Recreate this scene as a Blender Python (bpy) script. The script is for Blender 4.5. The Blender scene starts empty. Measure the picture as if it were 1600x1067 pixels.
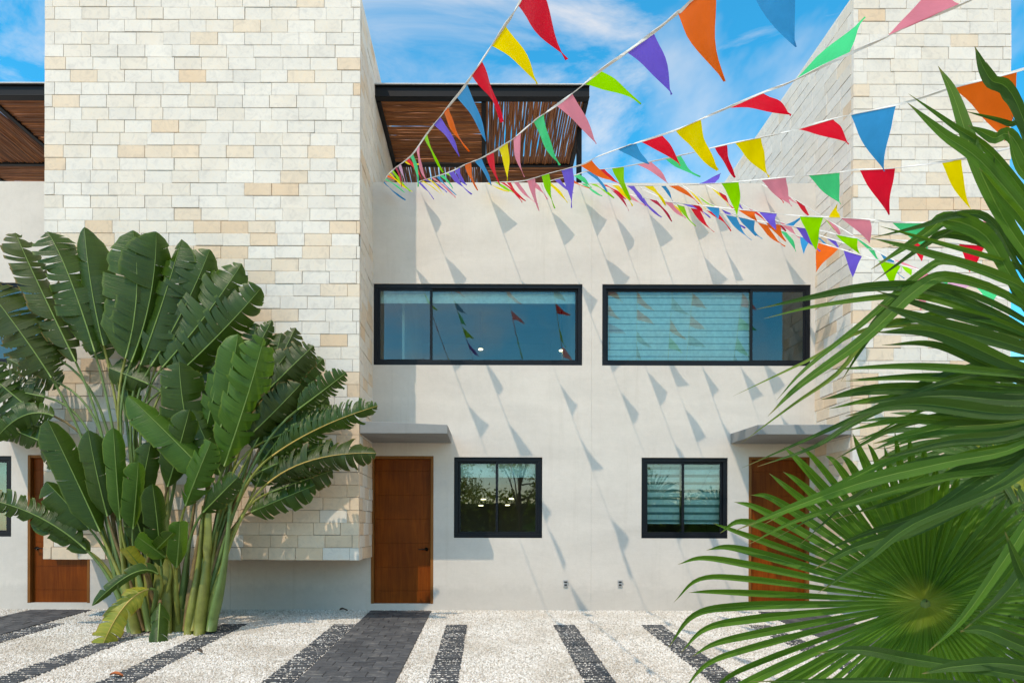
import bpy, math, random
from mathutils import Vector, Matrix
R = math.radians
sc = bpy.context.scene
col = sc.collection
# ---------------------------------------------------------------- camera
F = 1067.0; VX, VY = 760.0, 825.0; ZC = 1.22; ROLL = R(0.15); YW = 10.2; YT = 9.15
cam = bpy.data.objects.new('camera', bpy.data.cameras.new('camera')); col.objects.link(cam)
cam.location = (0, 0, ZC); cam.rotation_euler = (R(90), -ROLL, 0)
cam.data.sensor_width = 36; cam.data.lens = 36 * F / 1600
cam.data.shift_x = (800 - VX) / 1600; cam.data.shift_y = (VY - 533.5) / 1600
cam.data.clip_start = 0.05; cam.data.clip_end = 2000
sc.camera = cam
# ---------------------------------------------------------------- sky, sun, exposure
SUN = Vector((.65, 1.05, -1.78)).normalized()
EL = math.asin(-SUN.z); AZ = math.atan2(-SUN.x, -SUN.y)
world = bpy.data.worlds.new('World'); sc.world = world; world.use_nodes = True
wn = world.node_tree; wn.nodes.clear()
def WN(t, **k):
    n = wn.nodes.new(t)
    for a, b in k.items(): setattr(n, a, b)
    return n
sky = WN('ShaderNodeTexSky', sky_type='NISHITA', sun_disc=False, sun_elevation=EL, sun_rotation=AZ)
sky.air_density = 1.0; sky.dust_density = 0.25; sky.ozone_density = 3.0; sky.altitude = 0
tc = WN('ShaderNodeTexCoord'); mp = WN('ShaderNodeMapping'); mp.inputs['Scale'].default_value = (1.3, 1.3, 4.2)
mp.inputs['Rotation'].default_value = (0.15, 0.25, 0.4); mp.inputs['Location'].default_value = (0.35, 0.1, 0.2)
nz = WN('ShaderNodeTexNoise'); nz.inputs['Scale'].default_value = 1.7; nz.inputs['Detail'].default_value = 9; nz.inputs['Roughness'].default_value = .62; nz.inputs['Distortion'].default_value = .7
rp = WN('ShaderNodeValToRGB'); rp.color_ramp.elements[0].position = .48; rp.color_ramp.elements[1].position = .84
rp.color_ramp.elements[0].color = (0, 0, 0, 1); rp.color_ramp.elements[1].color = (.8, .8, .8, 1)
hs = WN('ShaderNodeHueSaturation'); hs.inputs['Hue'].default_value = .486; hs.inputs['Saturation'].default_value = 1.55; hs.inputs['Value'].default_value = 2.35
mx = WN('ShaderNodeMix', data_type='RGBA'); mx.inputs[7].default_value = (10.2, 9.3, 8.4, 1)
bg = WN('ShaderNodeBackground'); bg.inputs['Strength'].default_value = .15
wo = WN('ShaderNodeOutputWorld')
L = wn.links.new
L(tc.outputs['Generated'], mp.inputs[0]); L(mp.outputs[0], nz.inputs['Vector']); L(nz.outputs['Fac'], rp.inputs[0])
nz2 = WN('ShaderNodeTexNoise'); nz2.inputs['Scale'].default_value = 1.15; nz2.inputs['Detail'].default_value = 7; nz2.inputs['Roughness'].default_value = .55; nz2.inputs['Distortion'].default_value = .4  # second, broad cloud layer, added to whiten and brighten the ambient light
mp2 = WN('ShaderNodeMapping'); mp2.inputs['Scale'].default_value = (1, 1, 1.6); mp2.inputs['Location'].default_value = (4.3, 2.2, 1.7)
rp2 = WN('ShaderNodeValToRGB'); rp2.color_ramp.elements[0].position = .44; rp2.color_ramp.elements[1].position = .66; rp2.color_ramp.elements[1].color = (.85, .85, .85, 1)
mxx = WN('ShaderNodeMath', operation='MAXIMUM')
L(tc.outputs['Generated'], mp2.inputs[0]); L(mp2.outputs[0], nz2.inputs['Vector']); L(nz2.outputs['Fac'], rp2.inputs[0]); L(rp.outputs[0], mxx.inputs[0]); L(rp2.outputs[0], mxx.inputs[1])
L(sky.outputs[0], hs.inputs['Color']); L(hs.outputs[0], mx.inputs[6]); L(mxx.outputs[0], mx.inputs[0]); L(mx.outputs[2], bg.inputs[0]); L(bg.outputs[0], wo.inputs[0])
sun = bpy.data.objects.new('sun', bpy.data.lights.new('sun', 'SUN')); col.objects.link(sun)
sun.data.energy = 2.6; sun.data.angle = R(.53); sun.data.color = (1, .98, .95)
sun.rotation_euler = SUN.to_track_quat('-Z', 'Y').to_euler(); sun.location = (-8, -12, 20)
vs = sc.view_settings; vs.view_transform = 'Standard'; vs.look = 'None'; vs.gamma = 1; vs.exposure = -0.02; vs.use_white_balance = True; vs.white_balance_temperature = 8500; vs.white_balance_tint = 14; vs.use_curve_mapping = False

# ---------------------------------------------------------------- helpers
def P(px, py, Y):
    u, v = px - VX, VY - py
    c, s = math.cos(ROLL), math.sin(ROLL)
    return Vector(((u * c - v * s) / F * Y, Y, ZC + (u * s + v * c) / F * Y))
def WX(px, py=700): return P(px, py, YW).x
def WZ(py, px=760): return P(px, py, YW).z
GS = .04
def gz(y): return GS * (min(y, YW) - YW)
class MB:
    def __init__(s): s.v = []; s.f = []; s.uv = []; s.c = []
    def vert(s, p): s.v.append(tuple(p)); return len(s.v) - 1
    def quad(s, a, b, c, d):
        i = len(s.v); s.v += [tuple(a), tuple(b), tuple(c), tuple(d)]; s.f.append((i, i + 1, i + 2, i + 3))
    def box(s, x0, x1, y0, y1, z0, z1):
        i = len(s.v)
        s.v += [(x0, y0, z0), (x1, y0, z0), (x1, y1, z0), (x0, y1, z0), (x0, y0, z1), (x1, y0, z1), (x1, y1, z1), (x0, y1, z1)]
        for q in ((0, 3, 2, 1), (4, 5, 6, 7), (0, 1, 5, 4), (1, 2, 6, 5), (2, 3, 7, 6), (3, 0, 4, 7)): s.f.append(tuple(i + k for k in q))
    def tube(s, pts, rad, n=8, cap=True, squash=None):
        pts = [Vector(p) for p in pts]; rings = []
        up = Vector((0, 0, 1))
        for i, p in enumerate(pts):
            t = (pts[min(i + 1, len(pts) - 1)] - pts[max(i - 1, 0)]).normalized()
            a = t.cross(up)
            if a.length < .05: a = t.cross(Vector((0, 1, 0)))
            a.normalize(); b = a.cross(t).normalized()
            r = rad[i] if isinstance(rad, (list, tuple)) else rad
            ra, rb = (r, r) if squash is None else (r, r * squash)
            rings.append([s.vert(p + a * math.cos(k * 2 * math.pi / n) * ra + b * math.sin(k * 2 * math.pi / n) * rb) for k in range(n)])
        for i in range(len(rings) - 1):
            for k in range(n): s.f.append((rings[i][k], rings[i][(k + 1) % n], rings[i + 1][(k + 1) % n], rings[i + 1][k]))
        if cap: s.f.append(tuple(rings[0])); s.f.append(tuple(reversed(rings[-1])))
    def mesh(s, name, mat, smooth=False):
        m = bpy.data.meshes.new(name); m.from_pydata(s.v, [], s.f)
        if s.uv:
            ul = m.uv_layers.new(name='UVMap')
            for l in m.loops: ul.data[l.index].uv = s.uv[l.vertex_index]
        if mat: m.materials.append(mat)
        if smooth:
            for p in m.polygons: p.use_smooth = True
        m.update(); return m
    def build(s, name, mat, parent=None, smooth=False, bevel=0):
        o = bpy.data.objects.new(name, s.mesh(name, mat, smooth)); col.objects.link(o)
        if parent: o.parent = parent
        if bevel:
            b = o.modifiers.new('bevel', 'BEVEL'); b.width = bevel; b.segments = 2; b.limit_method = 'ANGLE'
        return o
def tag(o, label=None, cat=None, group=None, kind=None):
    if label: o['label'] = label
    if cat: o['category'] = cat
    if group: o['group'] = group
    if kind: o['kind'] = kind
    return o
def empty(name, loc=(0, 0, 0)):
    o = bpy.data.objects.new(name, None); col.objects.link(o); o.location = loc; o.empty_display_size = .1; return o
def child(name, mesh, parent, loc=(0, 0, 0), rot=(0, 0, 0), scale=(1, 1, 1)):
    o = bpy.data.objects.new(name, mesh); col.objects.link(o); o.parent = parent
    o.location = loc; o.rotation_euler = rot; o.scale = scale; return o
def boxpart(name, mat, parent, *b, bevel=0):
    m = MB(); m.box(*b); return m.build(name, mat, parent, bevel=bevel)

# ---------------------------------------------------------------- materials
def mat(name):
    m = bpy.data.materials.new(name); m.use_nodes = True; nt = m.node_tree
    return m, nt, nt.nodes['Principled BSDF'], nt.nodes['Material Output']
def N(nt, t, **k):
    n = nt.nodes.new(t)
    for a, b in k.items(): setattr(n, a, b)
    return n
def noise(nt, scale, detail=4, rough=.6, vec=None, dist=0):
    n = N(nt, 'ShaderNodeTexNoise'); n.inputs['Scale'].default_value = scale; n.inputs['Detail'].default_value = detail
    n.inputs['Roughness'].default_value = rough; n.inputs['Distortion'].default_value = dist
    if vec is not None: nt.links.new(vec, n.inputs['Vector'])
    return n
def ramp(nt, fac, stops):
    r = N(nt, 'ShaderNodeValToRGB'); e = r.color_ramp.elements
    while len(e) < len(stops): e.new(.5)
    for q, (p, c) in zip(e, stops): q.position = p; q.color = (*c, 1) if len(c) == 3 else c
    nt.links.new(fac, r.inputs[0]); return r
def mix(nt, a, b, fac, mode='MIX'):
    m = N(nt, 'ShaderNodeMix', data_type='RGBA', blend_type=mode)
    for s, x in ((6, a), (7, b), (0, fac)):
        if hasattr(x, 'links'): nt.links.new(x, m.inputs[s])
        elif isinstance(x, (int, float)): m.inputs[s].default_value = x
        else: m.inputs[s].default_value = (*x, 1)
    return m.outputs[2]
def bump(nt, b, h, st=.3, d=.01):
    n = N(nt, 'ShaderNodeBump'); n.inputs['Strength'].default_value = st; n.inputs['Distance'].default_value = d
    nt.links.new(h, n.inputs['Height']); nt.links.new(n.outputs[0], b.inputs['Normal'])
def world_pos(nt): return N(nt, 'ShaderNodeNewGeometry').outputs['Position']
def objpos(nt): return N(nt, 'ShaderNodeTexCoord').outputs['Object']

def plaster(name, c):
    m, nt, b, o = mat(name); p = world_pos(nt)
    mp = N(nt, 'ShaderNodeMapping'); mp.inputs['Scale'].default_value = (.6, 1, 1.6); nt.links.new(p, mp.inputs[0])
    n1 = noise(nt, 1.3, 5, .6, mp.outputs[0], .5); n2 = noise(nt, 55, 3, .7, p)
    r = ramp(nt, n1.outputs[0], [(.25, tuple(x * .88 for x in c)), (.7, tuple(min(1, x * 1.03) for x in c))])
    # splash staining close to the ground
    sx = N(nt, 'ShaderNodeSeparateXYZ'); nt.links.new(p, sx.inputs[0])
    n3 = noise(nt, 4, 6, .7, p); ad = N(nt, 'ShaderNodeMath', operation='MULTIPLY_ADD'); nt.links.new(n3.outputs[0], ad.inputs[0]); ad.inputs[1].default_value = -.55; nt.links.new(sx.outputs[2], ad.inputs[2])
    st = ramp(nt, ad.outputs[0], [(0, (1, 1, 1)), (.12, (0, 0, 0))])
    fm = N(nt, 'ShaderNodeMath', operation='MULTIPLY'); nt.links.new(st.outputs[0], fm.inputs[0]); fm.inputs[1].default_value = .35
    cc = mix(nt, r.outputs[0], tuple(x * .72 for x in c), fm.outputs[0])
    mp5 = N(nt, 'ShaderNodeMapping'); mp5.inputs['Scale'].default_value = (7, 1, .3); nt.links.new(p, mp5.inputs[0]); n5 = noise(nt, 1.0, 6, .7, mp5.outputs[0])
    r5 = ramp(nt, n5.outputs[0], [(.28, (.90, .89, .87)), (.45, (1, 1, 1))]); n6 = noise(nt, 13, 5, .7, p, .8); r6 = ramp(nt, n6.outputs[0], [(.3, (.95, .95, .945)), (.6, (1, 1, 1))])
    cc = mix(nt, mix(nt, cc, r5.outputs[0], .7, 'MULTIPLY'), r6.outputs[0], 1, 'MULTIPLY')
    nt.links.new(cc, b.inputs['Base Color']); b.inputs['Roughness'].default_value = .9
    mp2 = N(nt, 'ShaderNodeMapping'); mp2.inputs['Scale'].default_value = (3, 1, 14); nt.links.new(p, mp2.inputs[0]); n4 = noise(nt, 1.2, 4, .6, mp2.outputs[0])
    ah = N(nt, 'ShaderNodeMath', operation='MULTIPLY_ADD'); nt.links.new(n4.outputs[0], ah.inputs[0]); ah.inputs[1].default_value = 1.2; nt.links.new(n2.outputs[0], ah.inputs[2])
    bump(nt, b, ah.outputs[0], .25, .006); return m
M = {}
M['plaster'] = plaster('plaster', (.67, .61, .55))
M['plaster_inside'] = plaster('plaster_inside', (.62, .62, .60))
M['concrete'] = plaster('concrete_canopy', (.27, .275, .27))
def stone(name, attr):
    m, nt, b, o = mat(name)
    if attr:
        a = N(nt, 'ShaderNodeAttribute'); a.attribute_name = 'Col'; c = a.outputs['Color']
    else: c = N(nt, 'ShaderNodeObjectInfo').outputs['Color']
    p = world_pos(nt)
    n1 = noise(nt, 9, 7, .65, p, 1.2); n2 = noise(nt, 2.6, 4, .6, p); n3 = noise(nt, 90, 3, .7, p)
    v1 = ramp(nt, n1.outputs[0], [(.33, (.84, .84, .85)), (.52, (1, 1, 1)), (.72, (1.0, .955, .90))])
    c1 = mix(nt, c, v1.outputs[0], .85, 'MULTIPLY')
    v2 = ramp(nt, n2.outputs[0], [(.35, (.93, .93, .93)), (.65, (1, 1, 1))])
    c2 = mix(nt, c1, v2.outputs[0], 1.0, 'MULTIPLY')
    nt.links.new(c2, b.inputs['Base Color']); b.inputs['Roughness'].default_value = .82
    ah = N(nt, 'ShaderNodeMath', operation='MULTIPLY_ADD'); nt.links.new(n1.outputs[0], ah.inputs[0]); ah.inputs[1].default_value = 2; nt.links.new(n3.outputs[0], ah.inputs[2])
    bump(nt, b, ah.outputs[0], .3, .004); return m
M['stone'] = stone('cut_stone', False); M['stone_far'] = stone('cut_stone_attribute', True)
def simple(name, c, rough=.6, metal=0, var=.12, scale=20, bumpst=0, spec=None):
    m, nt, b, o = mat(name); n = noise(nt, scale, 5, .6, objpos(nt))
    r = ramp(nt, n.outputs[0], [(.3, tuple(x * (1 - var) for x in c)), (.7, tuple(min(1, x * (1 + var)) for x in c))])
    nt.links.new(r.outputs[0], b.inputs['Base Color']); b.inputs['Roughness'].default_value = rough; b.inputs['Metallic'].default_value = metal
    if spec is not None: b.inputs['Specular IOR Level'].default_value = spec
    if bumpst: bump(nt, b, n.outputs[0], bumpst, .01)
    return m
M['mortar'] = simple('joint_mortar', (.27, .24, .21), .95, scale=30)
M['frame'] = simple('black_aluminium', (.006, .007, .010), .4, 0, .1, spec=.22)
M['steel'] = simple('black_steel', (.007, .007, .008), .5, spec=.2)
M['steel_top'] = simple('roof_sheet', (.5, .5, .5), .5)
M['blind'] = simple('blind_fabric', (.86, .87, .85), .9)
M['blind_sheer'] = simple('blind_sheer_fabric', (.16, .25, .25), .9)
M['curtain'] = simple('teal_curtain', (.06, .46, .40), .9)
M['outlet'] = simple('grey_plastic', (.42, .42, .42), .5)
M['outlet_dark'] = simple('dark_plastic', (.03, .03, .03), .4)
M['handle'] = simple('dark_bronze', (.02, .016, .013), .35, .7)
M['trunk'] = simple('bark', (.14, .10, .07), .9, bumpst=.6)
M['street'] = simple('pale_street', (.52, .45, .37), .9, var=.2, scale=3)
M['cord'] = simple('white_ribbon', (.74, .72, .68), .8)
def wood(name, c1, c2, scl):
    m, nt, b, o = mat(name); p = objpos(nt); mp = N(nt, 'ShaderNodeMapping'); mp.inputs['Scale'].default_value = scl; nt.links.new(p, mp.inputs[0])
    n = noise(nt, 3, 7, .65, mp.outputs[0], .8); n2 = noise(nt, 1.5, 3, .5, p)
    r = ramp(nt, n.outputs[0], [(.28, c1), (.68, c2)])
    v = ramp(nt, n2.outputs[0], [(.35, (.72, .72, .72)), (.65, (1.1, 1.1, 1.1))])
    nt.links.new(mix(nt, r.outputs[0], v.outputs[0], 1, 'MULTIPLY'), b.inputs['Base Color']); b.inputs['Roughness'].default_value = .45; b.inputs['Specular IOR Level'].default_value = .12
    bump(nt, b, n.outputs[0], .08, .004); return m
M['door'] = wood('varnished_wood', (.150, .026, .0015), (.270, .058, .005), (9, 9, .55))
M['door_frame'] = wood('varnished_frame', (.20, .07, .018), (.30, .115, .03), (12, 12, .8))
def stickmat():
    m, nt, b, o = mat('peeled_stick'); oi = N(nt, 'ShaderNodeObjectInfo'); p = objpos(nt)
    mp = N(nt, 'ShaderNodeMapping'); mp.inputs['Scale'].default_value = (1.5, 14, 14); nt.links.new(p, mp.inputs[0]); n = noise(nt, 3, 6, .7, mp.outputs[0])
    r = ramp(nt, n.outputs[0], [(.3, (.16, .048, .012)), (.7, (.50, .18, .05))])
    r2 = ramp(nt, oi.outputs['Random'], [(0, (.55, .5, .5)), (1, (1.25, 1.2, 1.15))])
    nt.links.new(mix(nt, r.outputs[0], r2.outputs[0], 1, 'MULTIPLY'), b.inputs['Base Color']); b.inputs['Roughness'].default_value = .55
    bump(nt, b, n.outputs[0], .4, .006); return m
M['stick'] = stickmat()
def glassmat():
    m, nt, b, o = mat('tinted_glass'); nt.nodes.remove(b)
    t = N(nt, 'ShaderNodeBsdfTransparent'); t.inputs[0].default_value = (.72, .95, .90, 1)
    g = N(nt, 'ShaderNodeBsdfGlossy'); g.inputs[0].default_value = (.74, .80, .79, 1); g.inputs['Roughness'].default_value = .004
    fr = N(nt, 'ShaderNodeFresnel'); fr.inputs[0].default_value = 1.5
    ma = N(nt, 'ShaderNodeMath', operation='MULTIPLY_ADD'); nt.links.new(fr.outputs[0], ma.inputs[0]); ma.inputs[1].default_value = 1.0; ma.inputs[2].default_value = .09
    n = noise(nt, .9, 2, .5, objpos(nt)); bp = N(nt, 'ShaderNodeBump'); bp.inputs['Strength'].default_value = .06; bp.inputs['Distance'].default_value = .02
    nt.links.new(n.outputs[0], bp.inputs['Height']); nt.links.new(bp.outputs[0], g.inputs['Normal'])
    x = N(nt, 'ShaderNodeMixShader'); nt.links.new(ma.outputs[0], x.inputs[0]); nt.links.new(t.outputs[0], x.inputs[1]); nt.links.new(g.outputs[0], x.inputs[2]); nt.links.new(x.outputs[0], o.inputs[0]); return m
M['glass'] = glassmat()
def lampmat():
    m, nt, b, o = mat('downlight_glow'); b.inputs['Emission Color'].default_value = (1, .85, .6, 1); b.inputs['Emission Strength'].default_value = 6; return m
M['lamp'] = lampmat()
def leafmat(name, ca, cb, tr, rim=None, stripes=60, rough=.42, twt=.28, dirx=True, mid=None):
    tip = not dirx
    m, nt, b, o = mat(name); uv = N(nt, 'ShaderNodeUVMap').outputs[0]
    sx = N(nt, 'ShaderNodeSeparateXYZ'); nt.links.new(uv, sx.inputs[0])
    oi = N(nt, 'ShaderNodeObjectInfo')
    mp = N(nt, 'ShaderNodeMapping'); mp.inputs['Scale'].default_value = (stripes, .8, 1) if dirx else (.8, stripes, 1); nt.links.new(uv, mp.inputs[0])
    n = noise(nt, 1.0, 3, .6, mp.outputs[0]); n2 = noise(nt, 3.5, 3, .6, world_pos(nt))
    r = ramp(nt, n.outputs[0], [(.3, ca), (.7, cb)])
    v = ramp(nt, n2.outputs[0], [(.3, (.72, .78, .7)), (.7, (1.18, 1.12, 1.05))])
    c = mix(nt, r.outputs[0], v.outputs[0], 1, 'MULTIPLY')
    rr = ramp(nt, oi.outputs['Random'], [(0, (.78, .84, .8)), (1, (1.2, 1.14, 1.1))]); c = mix(nt, c, rr.outputs[0], 1, 'MULTIPLY')
    if rim:
        e = ramp(nt, sx.outputs[1], [(.90, (0, 0, 0)), (1, (.8, .8, .8))]); c = mix(nt, c, rim, e.outputs[0])
    if mid:
        e = ramp(nt, sx.outputs[1], [(.0, (.9, .9, .9)), (.09, (0, 0, 0))]); c = mix(nt, c, mid, e.outputs[0])
    if tip:
        e = ramp(nt, sx.outputs[0], [(.93, (0, 0, 0)), (.985, (.9, .9, .9))]); c = mix(nt, c, (.30, .22, .09), e.outputs[0])
        e = ramp(nt, sx.outputs[0], [(.0, (.95, .95, .95)), (.13, (0, 0, 0))]); c = mix(nt, c, (.46, .50, .07), e.outputs[0])
    nt.links.new(c, b.inputs['Base Color']); b.inputs['Roughness'].default_value = rough; b.inputs['Specular IOR Level'].default_value = .36
    bump(nt, b, n.outputs[0], .5, .010)
    t = N(nt, 'ShaderNodeBsdfTranslucent'); nt.links.new(mix(nt, c, tr, .6), t.inputs[0])
    x = N(nt, 'ShaderNodeMixShader'); x.inputs[0].default_value = twt
    nt.links.new(b.outputs[0], x.inputs[1]); nt.links.new(t.outputs[0], x.inputs[2]); nt.links.new(x.outputs[0], o.inputs[0]); return m
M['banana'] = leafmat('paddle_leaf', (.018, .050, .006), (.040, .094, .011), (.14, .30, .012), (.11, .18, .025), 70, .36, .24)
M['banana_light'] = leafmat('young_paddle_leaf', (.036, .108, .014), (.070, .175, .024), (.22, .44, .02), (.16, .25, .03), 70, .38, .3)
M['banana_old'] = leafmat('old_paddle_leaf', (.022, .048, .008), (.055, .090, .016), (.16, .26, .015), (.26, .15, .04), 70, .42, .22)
M['banana_yellow'] = leafmat('yellowing_paddle_leaf', (.16, .24, .025), (.40, .36, .05), (.5, .45, .05), (.34, .13, .03), 26)
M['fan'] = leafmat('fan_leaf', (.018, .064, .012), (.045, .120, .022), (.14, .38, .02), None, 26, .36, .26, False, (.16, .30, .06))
M['fan_lit'] = leafmat('fan_leaf_lit', (.030, .110, .010), (.085, .225, .022), (.22, .52, .02), None, 26, .38, .26, False, (.24, .38, .08))  # brighter copy of the fan leaf, sunlight put into its colour
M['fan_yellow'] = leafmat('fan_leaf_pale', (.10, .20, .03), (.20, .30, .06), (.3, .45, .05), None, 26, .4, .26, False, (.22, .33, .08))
M['stalk'] = simple('leaf_stalk', (.11, .18, .045), .45, var=.25, scale=6)
M['stalk_yellow'] = simple('leaf_stalk_yellowing', (.24, .25, .05), .5, var=.35, scale=6)
M['stalk_brown'] = simple('leaf_stalk_drying', (.20, .13, .05), .7, var=.4, scale=9)
M['sheath'] = simple('leaf_sheath', (.19, .205, .04), .5, var=.35, scale=5)
M['midrib'] = simple('leaf_midrib', (.15, .25, .05), .45)
M['midrib_yellow'] = simple('leaf_midrib_yellow', (.50, .34, .08), .45)
FC = dict(r=(.86, .006, .030), y=(.98, .74, .006), b=(.001, .30, .64), g=(.006, .70, .26), l=(.26, .74, .004), o=(.95, .15, .012), p=(.86, .27, .36), v=(.17, .11, .70), w=(.56, .012, .06), c=(.78, .42, .62))
def flagmat(k, c):
    m, nt, b, o = mat('pennant_fabric_' + k); n = noise(nt, 6, 4, .6, world_pos(nt))
    r = ramp(nt, n.outputs[0], [(.3, tuple(x * .9 for x in c)), (.7, tuple(min(1, x * 1.08) for x in c))])
    nt.links.new(r.outputs[0], b.inputs['Base Color']); b.inputs['Roughness'].default_value = .5; b.inputs['Specular IOR Level'].default_value = .15; bump(nt, b, n.outputs[0], .45, .02)
    t = N(nt, 'ShaderNodeBsdfTranslucent'); nt.links.new(r.outputs[0], t.inputs[0])
    x = N(nt, 'ShaderNodeMixShader'); x.inputs[0].default_value = .45
    nt.links.new(b.outputs[0], x.inputs[1]); nt.links.new(t.outputs[0], x.inputs[2]); nt.links.new(x.outputs[0], o.inputs[0]); return m
for k, c in FC.items(): M['flag_' + k] = flagmat(k, c)
def gravelmat():
    m, nt, b, o = mat('white_gravel'); p = world_pos(nt)
    v = N(nt, 'ShaderNodeTexVoronoi'); v.inputs['Scale'].default_value = 45; nt.links.new(p, v.inputs['Vector'])
    n = noise(nt, 1.2, 4, .6, p)
    r = ramp(nt, v.outputs['Color'], [(0, (.36, .33, .29)), (1, (.56, .53, .48))]); d = ramp(nt, n.outputs[0], [(.35, (.80, .78, .74)), (.6, (1, 1, 1))])
    nt.links.new(mix(nt, r.outputs[0], d.outputs[0], 1, 'MULTIPLY'), b.inputs['Base Color']); b.inputs['Roughness'].default_value = .95; bump(nt, b, v.outputs['Distance'], .8, .01); return m
M['gravel'] = gravelmat()
def pebblemat():
    m, nt, b, o = mat('white_pebble'); p = world_pos(nt); oi = N(nt, 'ShaderNodeObjectInfo')
    r = ramp(nt, oi.outputs['Random'], [(0, (.42, .37, .31)), (.15, (.62, .575, .51)), (.75, (.75, .72, .67)), (1, (.84, .815, .775))])
    n = noise(nt, 1.1, 4, .65, p); d = ramp(nt, n.outputs[0], [(.35, (.80, .77, .73)), (.58, (1, 1, 1))])
    nt.links.new(mix(nt, r.outputs[0], d.outputs[0], 1, 'MULTIPLY'), b.inputs['Base Color']); b.inputs['Roughness'].default_value = .85; return m
M['pebble'] = pebblemat()
def pavermat():
    m, nt, b, o = mat('charcoal_paver'); oi = N(nt, 'ShaderNodeObjectInfo'); p = world_pos(nt)
    mp = N(nt, 'ShaderNodeMapping'); mp.inputs['Scale'].default_value = (4, 9, 1); nt.links.new(p, mp.inputs[0])
    n = noise(nt, 1.6, 7, .7, mp.outputs[0], .6); n2 = noise(nt, 70, 3, .7, p)
    r = ramp(nt, n.outputs[0], [(.33, (.034, .038, .044)), (.55, (.075, .080, .086)), (.72, (.20, .195, .18))])
    r2 = ramp(nt, oi.outputs['Random'], [(0, (.72, .72, .74)), (1, (1.25, 1.22, 1.2))])
    nt.links.new(mix(nt, r.outputs[0], r2.outputs[0], 1, 'MULTIPLY'), b.inputs['Base Color']); b.inputs['Roughness'].default_value = .75; bump(nt, b, n2.outputs[0], .4, .006); return m
M['paver'] = pavermat()

# ---------------------------------------------------------------- ground
m = MB(); m.quad((-150, -150, -.62), (150, -150, -.62), (150, 150, -.62), (-150, 150, -.62)); tag(m.build('street', M['street']), kind='structure')
XL, XR = -11.0, 9.0
m = MB(); ys = [-.5, 2.5, 5.5, 8, YW + .3]
for a, b_ in zip(ys, ys[1:]): m.quad((XL, a, gz(a) - .012), (XR, a, gz(a) - .012), (XR, b_, gz(b_) - .012), (XL, b_, gz(b_) - .012))
m.quad((XL, -.5, -.7), (XR, -.5, -.7), (XR, -.5, gz(-.5) - .012), (XL, -.5, gz(-.5) - .012))
tag(m.build('gravel_yard', M['gravel']), kind='structure')
PATHS = [(-1.71, -.81), (4.01, 4.91), (-6.73, -5.83)]
STRIPS = [(-2.0, -1.725), (-.523, -.25), (.887, 1.165), (2.035, 2.31), (3.45, 3.72), (4.925, 5.2), (-3.46, -3.15), (-4.46, -4.16), (-5.815, -5.54)]
rnd = random.Random(5)
# charcoal paving paths, one paver each
PV = []
for k in range(4):
    q = MB(); w, d, h = .197, .197, .03
    i = .006
    q.v = [(-w/2, -d/2, -h), (w/2, -d/2, -h), (w/2, d/2, -h), (-w/2, d/2, -h), (-w/2, -d/2, -i), (w/2, -d/2, -i), (w/2, d/2, -i), (-w/2, d/2, -i)]
    e = [rnd.uniform(.004, .010) for _ in range(4)]
    q.v += [(-w/2 + e[0], -d/2 + e[1], 0), (w/2 - e[1], -d/2 + e[2], 0), (w/2 - e[2], d/2 - e[3], 0), (-w/2 + e[3], d/2 - e[0], 0)]
    q.f = [(8, 9, 10, 11)] + [(a, (a + 1) % 4, 4 + (a + 1) % 4, 4 + a) for a in range(4)] + [(4 + a, 4 + (a + 1) % 4, 8 + (a + 1) % 4, 8 + a) for a in range(4)]
    PV.append(q.mesh('paver', M['paver']))
for (x0, x1) in PATHS:
    root = empty('paved_path', (x0, YW, 0)); tag(root, kind='structure')
    boxm = MB(); y0, y1 = 5.0, YW - .12
    boxm.quad((0, y0 - YW, gz(y0) - .006), (x1 - x0, y0 - YW, gz(y0) - .006), (x1 - x0, y1 - YW, gz(y1) - .006), (0, y1 - YW, gz(y1) - .006)); boxm.build('joint_bed', M['paver'], root)
    row = 0; y = y1
    while y > 5.1:
        x = x0 + (0 if row % 2 == 0 else -.1)
        while x < x1 - .02:
            a, b_ = max(x, x0), min(x + .2, x1)
            if b_ - a > .03:
                child('paver', rnd.choice(PV), root, ((a + b_) / 2 - x0, y - .1 - YW, gz(y - .1) + .012 + rnd.uniform(-.003, .003)), (math.atan(GS) + rnd.uniform(-.008, .008), rnd.uniform(-.008, .008), 0), ((b_ - a) / .2, 1, 1))
            x += .2
        y -= .2; row += 1
BR = []
for k in range(3):
    q = MB(); n = 5
    for i in range(n + 1):
        x = -.5 + i / n; j = [rnd.uniform(-.003, .003) for _ in range(3)]
        q.v += [(x, -.021 + j[0], -.03), (x, -.017 + j[0], .0), (x, .017 + j[1], j[2]), (x, .021 + j[1], -.03)]
    for i in range(n):
        for a in range(3): q.f.append((i * 4 + a, i * 4 + 4 + a, i * 4 + 5 + a, i * 4 + 1 + a))
    q.f += [(0, 1, 2, 3), (n * 4 + 3, n * 4 + 2, n * 4 + 1, n * 4)]
    BR.append(q.mesh('edging_bar', M['paver']))
strip_gaps = []
for (x0, x1) in STRIPS:
    root = empty('paving_strip', ((x0 + x1) / 2, 8.97, gz(8.97))); tag(root, kind='structure')
    y = 8.95
    while y > 5.4:
        child('bar', rnd.choice(BR), root, (rnd.uniform(-.006, .006), y - 8.97, gz(y) - gz(8.97) + .007 + rnd.uniform(-.003, .003)), (math.atan(GS), rnd.uniform(-.01, .01), rnd.uniform(-.02, .02)), (x1 - x0, 1, 1))
        strip_gaps.append((x0, x1, y - .052, y - .024)); y -= .076
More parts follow.
